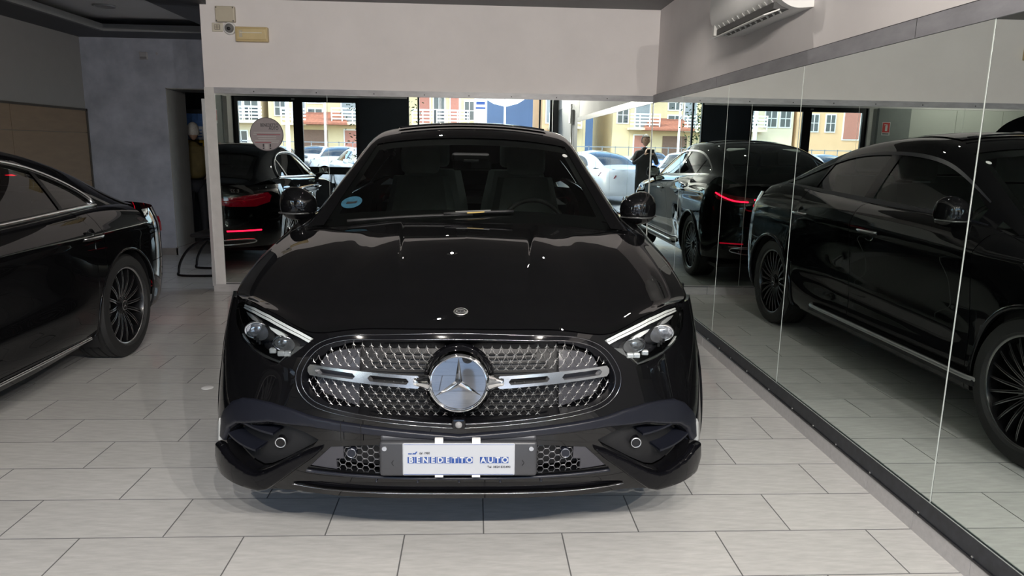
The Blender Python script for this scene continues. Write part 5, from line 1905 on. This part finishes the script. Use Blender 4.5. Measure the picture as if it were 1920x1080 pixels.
def hand(parent, wrist, direction, palm_n, mat, curl=.5, side=1, size=1.):
    """palm with four fingers and a thumb; direction: wrist to knuckles, palm_n: the way the palm faces"""
    d = Vector(direction).normalized()
    n = Vector(palm_n)
    n = (n - d * n.dot(d)).normalized()
    s = d.cross(n).normalized() * side
    w = Vector(wrist)
    hb = MB()
    P = []
    for t, hw, th in ((0, .026, .016), (.35, .037, .016), (.8, .042, .014), (1., .041, .011)):
        c = w + d * .092 * t * size
        P.append([c + s * hw * size * math.cos(a) + n * th * size * math.sin(a) for a in np.linspace(0, 2 * PI, 13)])
    hb.grid(np.array([[tuple(p) for p in r] for r in P]))
    hb.add([tuple(p) for p in P[-1][:-1]], [tuple(range(12))])
    for k, (off, ln) in enumerate(((-.031, .066), (-.010, .076), (.011, .072), (.031, .056))):
        b = w + (d * .088 + s * off) * size
        a = 0.
        pts, rr = [b], [.0095 * size]
        for q in range(3):
            a += curl * (.75 + .15 * k)
            dv = d * math.cos(a) + n * math.sin(a)
            pts.append(pts[-1] + dv * ln * (.45, .32, .23)[q] * size)
            rr.append((.0088, .008, .0058)[q] * size)
        hb.tube(pts, rr, 8)
    b = w + (d * .022 - s * .03) * size
    t1 = (d * .55 - s * .75 + n * .3).normalized()
    t2 = (d * .8 - s * .3 + n * .5).normalized()
    hb.tube([b, b + t1 * .036 * size, b + t1 * .036 * size + t2 * .03 * size, b + t1 * .036 * size + t2 * .052 * size], [.0125 * size, .011 * size, .0095 * size, .0065 * size], 8)
    return hb.build('hand', mat, parent, True)


# ---- the photographer, seen only in the mirrors: stands behind the phone
ph_x, ph_y = .02, -.46
m_coat = M('dark_jacket', (.018, .019, .022), .75, var=.2, vscale=14, bump=.1, bscale=60)
m_jean = M('dark_trousers', (.02, .022, .03), .8, var=.2, vscale=20)
pg_ = empty('person', (ph_x, ph_y, 0), label='person in dark clothes holding up a phone before the shop front', cat='person')
J = dict(pelvis=(0, 0, .95, (.155, .115)), belly=(0, .01, 1.10, (.15, .11)), chest=(0, .02, 1.29, (.175, .115)), neckb=(0, .03, 1.44, (.085, .07)), neck=(0, .045, 1.52, .052),
         shl=(-.17, .03, 1.39, .062), ell=(-.24, .13, 1.17, .045), wrl=(-.09, .33, 1.37, .028),
         shr=(.17, .03, 1.39, .062), elr=(.24, .13, 1.17, .045), wrr=(.06, .33, 1.37, .028),
         hpl=(-.095, 0, .88, .092), knl=(-.11, .02, .50, .062), anl=(-.12, -.02, .09, .045), tol=(-.125, .13, .045, .042),
         hpr=(.095, 0, .88, .092), knr=(.11, .02, .50, .062), anr=(.12, -.02, .09, .045), tor=(.125, .13, .045, .042))
E_ = [('pelvis', 'belly'), ('belly', 'chest'), ('chest', 'neckb'), ('neckb', 'neck'), ('chest', 'shl'), ('shl', 'ell'), ('ell', 'wrl'), ('chest', 'shr'), ('shr', 'elr'), ('elr', 'wrr'),
      ('pelvis', 'hpl'), ('hpl', 'knl'), ('knl', 'anl'), ('anl', 'tol'), ('pelvis', 'hpr'), ('hpr', 'knr'), ('knr', 'anr'), ('anr', 'tor')]
skin_body('body', J, E_, m_coat, pg_)
head(pg_, (0, .06, 1.64), PI, M('dark_hair', (.02, .017, .015), .6, var=.2, vscale=60))
hand(pg_, (-.09, .33, 1.37), (.25, .45, .75), (1, .1, -.1), m_skin, .45, -1)
hand(pg_, (.06, .33, 1.37), (-.1, .5, .75), (-1, .1, -.1), m_skin, .45, 1)
phn = empty('phone', (0, -.016, CAM_H - .02), label='dark phone held up by the person in dark clothes', cat='phone')
MB().rbox(-.075, .075, -.005, .004, -.036, .036, .004).build('case', m_gloss, phn)
MB().box(-.07, .07, -.0062, -.005, -.033, .033).build('screen', M('phone_screen', (.02, .02, .025), .1, var=.05), phn)

# ---- man with white hair in the office doorway, seen from behind
om = empty('person', (-4.02, 10.72, 0), .15, label='white-haired person in an olive jacket seen from behind in the doorway', cat='person')
m_olive = M('olive_jacket', (.10, .075, .022), .75, var=.2, vscale=10, bump=.15, bscale=30)
J = dict(pelvis=(0, 0, .93, (.16, .125)), belly=(0, -.01, 1.06, (.165, .13)), chest=(0, .0, 1.25, (.185, .13)), neckb=(0, .02, 1.40, (.09, .075)), neck=(0, .03, 1.47, .055),
         shl=(-.19, .0, 1.34, .068), ell=(-.25, .03, 1.07, .05), wrl=(-.17, .2, .98, .032),
         shr=(.19, .0, 1.34, .068), elr=(.25, .03, 1.07, .05), wrr=(.17, .2, .98, .032))
E2 = [('pelvis', 'belly'), ('belly', 'chest'), ('chest', 'neckb'), ('neckb', 'neck'), ('chest', 'shl'), ('shl', 'ell'), ('ell', 'wrl'), ('chest', 'shr'), ('shr', 'elr'), ('elr', 'wrr')]
skin_body('jacket', J, E2, m_olive, om)
J = dict(pelvis=(0, 0, .92, (.155, .12)), hpl=(-.095, 0, .85, .095), knl=(-.10, .01, .48, .066), anl=(-.105, -.02, .09, .05), tol=(-.11, .14, .045, .044),
         hpr=(.095, 0, .85, .095), knr=(.10, .01, .48, .066), anr=(.105, -.02, .09, .05), tor=(.11, .14, .045, .044))
skin_body('trousers', J, [('pelvis', 'hpl'), ('hpl', 'knl'), ('knl', 'anl'), ('anl', 'tol'), ('pelvis', 'hpr'), ('hpr', 'knr'), ('knr', 'anr'), ('anr', 'tor')], m_jean, om)
head(om, (0, .04, 1.605), PI, M('white_hair', (.55, .54, .52), .7, var=.2, vscale=60))
hand(om, (-.17, .2, .98), (.3, .8, -.2), (0, 0, -1), m_skin, .3, 1)
hand(om, (.17, .2, .98), (-.3, .8, -.2), (0, 0, -1), m_skin, .3, -1)

# ---- visitor chair with curved tube legs beside the partition
ch = empty('visitor_chair', (-2.88, 8.25, 0), -PI / 2, label='black cantilever visitor chair behind the white partition edge', cat='chair')
MB().rbox(-.24, .24, -.23, .23, .43, .475, .02, 3).build('seat', m_black, ch, True)
MB().rbox(-.22, .22, .22, .26, .55, .9, .018, 3).build('backrest', m_black, ch, True)
for sg in (-1, 1):
    pts = curve2([(sg * .24, .24, .60), (sg * .25, .22, .44), (sg * .25, .05, .425), (sg * .25, -.1, .40), (sg * .255, -.24, .31), (sg * .26, -.33, .18), (sg * .26, -.36, .06), (sg * .26, -.33, .014), (sg * .26, .1, .014), (sg * .25, .28, .014)], 6)
    MB().tube(pts, .0135, 10).build('tube_leg', m_gloss, ch, True)
MB().tube([(-.25, .28, .014), (.25, .28, .014)], .0135, 10).build('cross_bar', m_gloss, ch, True)
# ================================================================== outside: seen through the shop front in the mirrors
m_asph = M('asphalt', (.20, .20, .195), .85, var=.15, vscale=3, bump=.1, bscale=60)
m_pave = M('pavement', (.36, .35, .33), .8, var=.12, vscale=6)
m_cream = M('render_cream', (.62, .50, .30), .85, var=.05, vscale=1.5)
m_cream2 = M('render_pale', (.66, .57, .42), .85, var=.05, vscale=1.5)
m_orange = M('render_apricot', (.64, .42, .24), .85, var=.05, vscale=1.5)
m_rail = M('rail_white', (.72, .72, .70), .6, var=.03)
m_shut = M('shutter_red', (.38, .16, .12), .7, var=.06)
m_grey_sh = M('shutter_grey', (.22, .24, .26), .7, var=.06)
m_wpane = M('far_window', (.05, .06, .075), .1, var=.2, vscale=1)
m_rooft = M('roof_tile_red', (.32, .12, .075), .8, var=.2, vscale=5)
MB().box(-60, 60, -90, YF - .26, -.3, -.06).build('ground', m_asph, kind='structure')
MB().box(-12, 6, -3.4, YF - .26, -.06, -.02).build('pavement', m_pave, kind='structure')

BY = -45.


def building(name, x0, x1, h, mat, label, wins, bals, depth=10, y=BY):
    """wins: (xc, w, z0, z1, shutter mat or None); bals: (xc, w, z)"""
    b = empty(name, ((x0 + x1) / 2, y, 0), label=label, cat='building')
    cx = (x0 + x1) / 2
    MB().box(x0 - cx, x1 - cx, -depth, 0, -.06, h).build('wall', mat, b)
    MB().box(x0 - cx - .08, x1 - cx + .08, -depth - .3, .6, h, h + .35).build('roof', m_rooft, b)
    for xc, w, z0, z1, sh in wins:
        wi = MB().box(xc - cx - w / 2 - .1, xc - cx + w / 2 + .1, 0, .06, z0 - .1, z1 + .1).build('window', m_rail, b)
        MB().box(xc - cx - w / 2, xc - cx + w / 2, .05, .09, z0, z1).build('pane', sh or m_wpane, wi)
        if sh is None:
            MB().box(xc - cx - .03, xc - cx + .03, .09, .11, z0, z1).build('glazing_bar', m_rail, wi)
            MB().box(xc - cx - w / 2, xc - cx + w / 2, .09, .11, (z0 + z1) / 2 - .025, (z0 + z1) / 2 + .025).build('glazing_bar', m_rail, wi)
    for xc, w, z in bals:
        s_ = MB().box(xc - cx - w / 2, xc - cx + w / 2, 0, 1.2, z - .18, z).build('balcony', m_cream2, b)
        for k in range(4):
            zz = z + .2 + .26 * k
            MB().box(xc - cx - w / 2, xc - cx + w / 2, 1.12, 1.18, zz, zz + .12).build('balcony_rail', m_rail, s_)
        for k in range(int(w / .8) + 1):
            xx = min(xc - cx - w / 2 + .8 * k, xc - cx + w / 2 - .08)
            MB().box(xx, xx + .08, 1.1, 1.2, z, z + 1.1).build('balcony_post', m_rail, s_)
    return b


bA = building('apartment_building', -16.3, -7.6, 9.5, m_cream, 'cream apartment house with red tiled canopy over its door',
              [(-15.35, .8, 3.7, 4.9, None), (-12.65, 1.05, 3.2, 4.2, None), (-12.65, 1.05, 4.7, 5.8, None), (-10.0, 1.1, 3.3, 5.3, m_grey_sh), (-13.9, .9, 3.3, 5.3, m_grey_sh), (-9.9, .95, 1.0, 2.6, m_shut), (-8.4, .8, 3.6, 4.8, None), (-15.4, .8, 6.6, 7.8, None), (-12.6, 1., 6.6, 7.8, None), (-10, 1.1, 6.5, 8.2, m_grey_sh)],
              [(-10.0, 2.4, 3.2), (-14.1, 1.9, 3.1), (-10, 2.4, 6.3)])
MB().add([(1.1 - 2.4, 0, 4.0), (1.1 + .2, 0, 4.0), (1.1 + .9, 1.4, 3.15), (1.1 - 3.1, 1.4, 3.15), (1.1 - 3.1, 1.4, 3.0), (1.1 + .9, 1.4, 3.0), (1.1 + .9, 0, 3.0), (1.1 - 3.1, 0, 3.0)],
         [(0, 1, 2, 3), (3, 2, 5, 4), (4, 5, 6, 7), (0, 3, 4, 7), (1, 6, 5, 2)]).build('canopy', m_rooft, bA)
MB().box(-1.9 + 1.1 - 1, 1.1 - .9, 0, .08, -.06, 2.6).build('front_door', M('door_brown', (.16, .09, .06), .6, var=.1), bA)
building('apartment_building', -22.5, -16.9, 9.0, m_cream2, 'pale apartment house with long white balcony and grey shutters',
         [(-18.8, .9, 3.3, 5.4, m_grey_sh), (-17.6, 1.0, 3.3, 5.4, None), (-20.6, .9, 3.5, 4.8, None), (-21.8, .8, 3.5, 4.8, None), (-20.6, .9, 6.5, 7.8, None), (-18, 1.2, 6.5, 8., m_grey_sh), (-18.5, .9, 1, 2.4, None)],
         [(-18.2, 3.4, 3.2), (-18.2, 3.4, 6.2)])
building('apartment_building', -32, -22.8, 8.5, m_orange, 'apricot house with small grey windows beyond the car park',
         [(-24.2, .7, 3.2, 4.5, None), (-25.6, .7, 3.2, 4.5, None), (-27.4, 1.3, 2.6, 5.0, m_shut), (-29.2, .8, 3.2, 4.4, None), (-30.6, .8, 3.2, 4.4, None), (-23.5, .7, 5.9, 7., None), (-26, .9, 5.9, 7., None)],
         [(-29.8, 3., 2.6)])
building('apartment_building', -5.4, .25, 10, m_cream, 'cream house with red shutters above white balconies',
         [(-4.05, .8, 3.3, 5.8, m_shut), (-1.65, .65, 3.3, 5.8, m_shut), (-2.9, .8, 3.3, 5.4, None), (-.5, .7, 3.6, 5., None), (-3.9, .8, 6.6, 8.6, m_shut), (-1.6, .8, 6.6, 8.6, m_shut)],
         [(-4.1, 1.7, 3.2), (-1.75, 2.6, 3.2), (-3, 4., 6.4)])
building('apartment_building', 5.35, 11, 9, m_orange, 'apricot house standing alone beyond the open sky gap',
         [(5.95, .5, 3.5, 5.6, m_grey_sh), (7.4, .9, 3.5, 5, None), (9.4, .9, 3.5, 5, None)], [(7, 2.4, 3.1)])
# far hills, with blue haze put into their colour
hv = []
random.seed(3)
n = 60
prof = [2.2 + 1.0 * math.sin(k * .35) + .8 * math.sin(k * .9 + 1) for k in range(n)]
hm = MB()
for k in range(n):
    x = -150 + 300 * k / (n - 1)
    hm.v += [(x, -250, -1), (x, -300, 17 + 3.5 * prof[k]), (x, -380, -1)]
hm.f = [(3 * k, 3 * k + 3, 3 * k + 4, 3 * k + 1) for k in range(n - 1)] + [(3 * k + 1, 3 * k + 4, 3 * k + 5, 3 * k + 2) for k in range(n - 1)]
hm.build('hills', M('hill_haze_blue', (.03, .06, .115), .9, var=.1, vscale=.05), smooth=True, kind='structure')
# fence wall in front of the houses
wf = MB().box(-34, 12, -40.2, -40, -.06, 1.0).build('garden_wall', m_cream2, label='long low pale garden wall along the street', cat='wall')
for k in range(46):
    MB().box(-34 + k, -33.95 + k, -40.12, -40.08, 1., 1.7).build('fence_post', m_grey_sh, wf)
MB().box(-34, 12, -40.12, -40.08, 1.6, 1.66).build('fence_rail', m_grey_sh, wf)
# lamp posts and a totem sign
for x, y, lb in ((-6.45, -11.4, 'slim grey lamp post by the silver car'), (-8.9, -30., 'slim grey lamp post before the cream house'), (1.9, -34, 'slim grey lamp post before the sky gap')):
    lp = empty('lamp_post', (x, y, -.06), label=lb, cat='lamp post')
    MB().tube([(0, 0, 0), (0, 0, 6), (0, .2, 6.6), (0, .9, 6.9)], [.08, .06, .05, .04], 10).build('pole', m_rail, lp, True)
    MB().rbox(-.1, .1, .8, 1.4, 6.85, 6.97, .03).build('lantern', m_steel, lp)
tt = empty('totem_sign', (.35, -38, 0), label='white totem sign with blue print beside the cream house', cat='sign')
MB().box(-.45, .45, -.1, .1, 3.0, 4.9).build('panel', m_white, tt)
MB().box(-.08, .08, -.08, .08, -.06, 3.0).build('post', m_steel, tt)
MB().box(-.3, .3, .1, .12, 4.4, 4.6).build('blue_print', m_blue, tt)
MB().box(-.34, .34, .1, .12, 4.1, 4.22).build('blue_print', m_blue, tt)

# ---- parked cars
def low_wheel(parent, c, sg):
    w = MB().revolve([(.20, -.1), (.31, -.105), (.325, -.06), (.325, .06), (.31, .105), (.20, .1)], 24, 'x', c, closed=True).build('wheel', m_rubber, parent, True, 40)
    MB().revolve([(0, sg * .07), (.09, sg * .085), (.2, sg * .09), (.215, sg * .1)], 20, 'x', c).build('hub_plate', MATS['rim_machined'], w, True, 40)


def parked(base, name, paint, tall=1.):
    K = base
    r = empty(name)
    for sg in (-1, 1):
        K.side_panel('body_side', .46, 4.18, sg, paint, r, nv=14, lip=False)
        K.gpanel('pillar', 1.28, 4.70, lambda y: .82 - .27 * float(smooth01((1.9 - y) / .4)) if y <= 1.9 else dlo2(y), 1.14, sg, paint, r, ny=40, ns=8)
        K.gpanel('side_window', 1.5, 3.76, lambda y: min(.04, dlo2(y)), dlo2, sg, m_sideglass, r, -.003, ny=30, ns=5)
        K.gpanel('door_pillar', 2.43, 2.51, .03, .82, sg, m_dark, r, .002, ny=3, ns=5)
        K.gpanel('rear_pillar', 3.76, 4.72, .0, .1, sg, paint, r, ny=10, ns=4)
        tl = [(sg * .45, .82), (sg * .80, .90), (sg * .85, .80), (sg * .5, .74)]
        MB().add(K.onF(np.array(tl), -.01, K.R).tolist(), [(0, 1, 2, 3)]).build('tail_light', m_redlens, r)
        hd_ = [(sg * .50, .70), (sg * .80, .76), (sg * .85, .68), (sg * .58, .62)]
        MB().add(K.onF(np.array(hd_), -.01).tolist(), [(0, 1, 2, 3)]).build('headlight', m_silver, r)
        P = [(sg * (float(K.X(1.72, .95)) + .06), 1.72, 1.0)]
        MB().rbox(sg * .95 - .08, sg * .95 + .08, 1.66, 1.78, .96, 1.1, .04).build('side_mirror', paint, r, True)
    K.face_grid('front_bumper', lambda t: .2, lambda t: .8, paint, r, False, nt=14, nz=10)
    K.face_grid('rear_bumper', lambda t: .26, lambda t: .985, paint, r, True, nt=14, nz=12)
    K.hood(fr, shut, cowl, cent, lambda x, y: 0 * x, paint, r, 14, 14)
    K.gtop('roof', 2.17, 3.26, 1.08, paint, r, ny=10, ns=10)
    K.gtop('windscreen', 1.27, 2.18, 1.08, m_wsglass, r, -.003, ny=10, ns=10)
    K.gtop('rear_screen', 3.25, 4.33, 1.1, m_sideglass, r, -.003, ny=10, ns=10)
    K.gtop('boot_lid', 4.32, 4.90, 1.0, paint, r, ny=8, ns=10)
    MB().box(-.7, .7, 1.4, 4.3, .25, .9).build('cabin_core', m_inner, r)
    for yc in K.ax:
        for sg in (-1, 1):
            low_wheel(r, (sg * .82, yc, .325), sg)
    return r


def repaint(root, mat, name):
    for c in root.children:
        if c.data.materials[0].name.startswith('car_'):
            c.material_slots[0].link = 'OBJECT'
            c.material_slots[0].material = mat


p_white = M('car_white', (.55, .56, .56), .25, coat=.8, var=.02)
p_silver = M('car_silver', (.50, .52, .54), .28, .4, coat=.8, var=.02)
p_grey = M('car_grey', (.16, .17, .18), .25, .3, coat=.8, var=.02)
p_red = M('car_red', (.35, .03, .03), .25, coat=.8, var=.02)
p_blue = M('car_blue', (.05, .10, .22), .25, coat=.8, var=.02)
pc = parked(D, 'parked_car', p_white)
pc.location = (.55, -5.3, -.06)
pc.rotation_euler = (0, 0, -PI / 2 + .25)
finish(pc, None, 'white car parked right outside the open shop front', 'car', 'cars in the car park')
park = [((-7.1, -5.6, -.06), PI / 2 - .04, p_silver, 'tall silver car standing outside the glass doors', (1.02, .98, 1.1)),
        ((-2.4, -6.9, -.06), 2.75, p_white, 'white car behind the one at the open front, nose turned in', None),
        ((.9, -9.9, -.06), .35, p_silver, 'silver car beside the turned-in white car', None),
        ((-5.2, -17.4, -.06), 0., p_white, 'white car in the middle row behind the silver car', None),
        ((-7.8, -17.4, -.06), 0., p_grey, 'dark grey car in the middle row', None),
        ((-10.4, -17.2, -.06), 0., p_silver, 'silver car in the middle row beside the grey one', None),
        ((-2.4, -24., -.06), 0., p_white, 'white car in the far row before the lamp post', None),
        ((-5., -24., -.06), 0., p_blue, 'blue car in the far row', None),
        ((-7.6, -24., -.06), 0., p_white, 'white car in the far row beside the blue one', None),
        ((-10.2, -24.2, -.06), 0., p_red, 'red car in the far row', None),
        ((-13., -24., -.06), 0., p_white, 'white car in the far row beside the red one', None),
        ((2.3, -24., -.06), 0., p_silver, 'silver car in the far row facing the houses', None),
        ((4.4, -13.6, -.06), 0., p_grey, 'dark grey car alone on the open side of the car park', None)]
for loc, rz, pm, lb, sc in park:
    c = dup(pc, None, loc, rz, sc, label=lb, cat='car', group='cars in the car park')
    repaint(c, pm, lb)

# ---- shrub tree in front of the dark column
tr_ = empty('tree', (-2.12, -2.55, -.02), label='small leafy tree with twisted trunks before the dark column', cat='tree')
m_bark = M('bark', (.30, .23, .15), .9, var=.3, vscale=14, bump=.4, bscale=40)
random.seed(11)
tips = []
for k in range(3):
    a = k * 2.1
    pts = [(.08 * math.cos(a), .08 * math.sin(a), 0)]
    for q in range(1, 8):
        pts.append((.1 * math.cos(a + q * .5) + .05 * q * math.cos(a), .1 * math.sin(a + q * .5) + .03 * q * math.sin(a), .42 * q))
    MB().tube(curve2(pts, 4), .045, 8).build('trunk', m_bark, tr_, True)
    tips += pts[3:]
lf = MB()
for _ in range(2600):
    p = random.choice(tips)
    c = Vector((p[0] + random.gauss(0, .26), p[1] + random.gauss(0, .24), p[2] + random.gauss(0, .22)))
    d = Vector((random.gauss(0, 1), random.gauss(0, 1), random.gauss(0, .6))).normalized()
    n_ = d.orthogonal().normalized()
    L_ = random.uniform(.05, .1)
    lf.add([c, c + d * L_ * .5 + n_ * .02, c + d * L_, c + d * L_ * .5 - n_ * .02], [(0, 1, 2, 3)])
lf.build('foliage', M('leaf_green', (.05, .11, .03), .6, var=.4, vscale=6), tr_, kind='stuff')
# ================================================================== tall dark van beyond the saloon, seen in the mirrors
van = empty('van', (-6.15, .75, 0), 0, label='tall black van standing on the far side of the saloon', cat='van')
VP = [(0, .32), (-.02, .55), (.04, .80), (.22, .98), (.80, 1.10), (1.15, 1.45), (1.55, 1.88), (1.85, 2.05), (2.3, 2.13), (3.4, 2.16), (4.5, 2.13), (4.78, 2.02), (4.88, 1.75), (4.95, 1.0), (4.95, .7), (4.9, .32)]
vp = curve2(VP, 3)


def vw(y, z):
    w = .955 - .17 * float(smooth01((z - 1.0) / 1.15)) - .06 * float(smooth01((.6 - z) / .4))
    return w * (1 - .16 * (1 - min(1, max(0., y) / .7)) ** 2) * (1 - .05 * max(0, (y - 4.3) / .6) ** 2)


P = np.array([[(vw(y, z) * t, y + .10 * (abs(t) ** 3) * (1 if y < 1.9 else -1 if y > 4.6 else 0), z - .05 * abs(t) ** 4 * (1 if z > 1.9 else 0)) for t in np.linspace(-1, 1, 17)] for y, z in vp])
MB().grid(P, flip=True).build('body_top', m_paint, van, True, 50)
for sg in (-1, 1):
    rows = []
    for y in np.linspace(.02, 4.86, 60):
        zt_ = np.interp(y, vp[4:-4, 0], vp[4:-4, 1]) - .02
        zb_ = .32
        for yc in (.98, 4.05):
            d = abs(y - yc)
            if d < .38:
                zb_ = max(zb_, .36 + math.sqrt(.38 ** 2 - d * d))
        rows.append([(sg * vw(y, z), y + (.08 if y < .5 else 0) * 0, z) for z in np.linspace(zb_, max(zt_, zb_ + .05), 16)])
    MB().grid(np.array(rows), flip=(sg < 0)).build('body_side', m_paint, van, True, 50)
    for y0, y1 in ((1.25, 2.1), (2.2, 3.35), (3.45, 4.65)):
        rows = []
        for y in np.linspace(y0, y1, 10):
            zt_ = min(1.93, np.interp(y, vp[4:-4, 0], vp[4:-4, 1]) - .16)
            rows.append([(sg * (vw(y, z) + .004), y, z) for z in np.linspace(1.2, max(zt_, 1.22), 6)])
        MB().grid(np.array(rows), flip=(sg < 0)).build('side_window', m_gloss, van, True)
    low = MB().rbox(sg * 1.0 - .09, sg * 1.0 + .09, 1.25, 1.4, 1.08, 1.32, .04).build('side_mirror', m_paint, van, True)
    MB().rbox(sg * .68 - .16, sg * .68 + .16, .02, .12, .74, .90, .03).build('headlight', m_silver, van, True)
    MB().rbox(sg * .82 - .07, sg * .82 + .07, 4.9, 4.97, .95, 1.5, .02).build('tail_light', m_redlens, van, True)
    for yc in (.98, 4.05):
        low_wheel(van, (sg * .82, yc, .325), sg)
rows = [[(vw(y, z) * .9 * t, y + .004 - .012 + .10 * abs(t * .9) ** 3, z + .012) for t in np.linspace(-1, 1, 13)] for y, z in [(a, b) for a, b in vp if 1.2 < b < 2.0 and a < 2]]
MB().grid(np.array(rows), flip=True).build('windscreen', m_gloss, van, True)
MB().rbox(-.62, .62, 4.9, 4.962, 1.25, 1.85, .03).build('rear_screen', m_gloss, van, True)
MB().box(-.85, .85, .1, 4.85, .26, .34).build('underbody', m_dark, van)
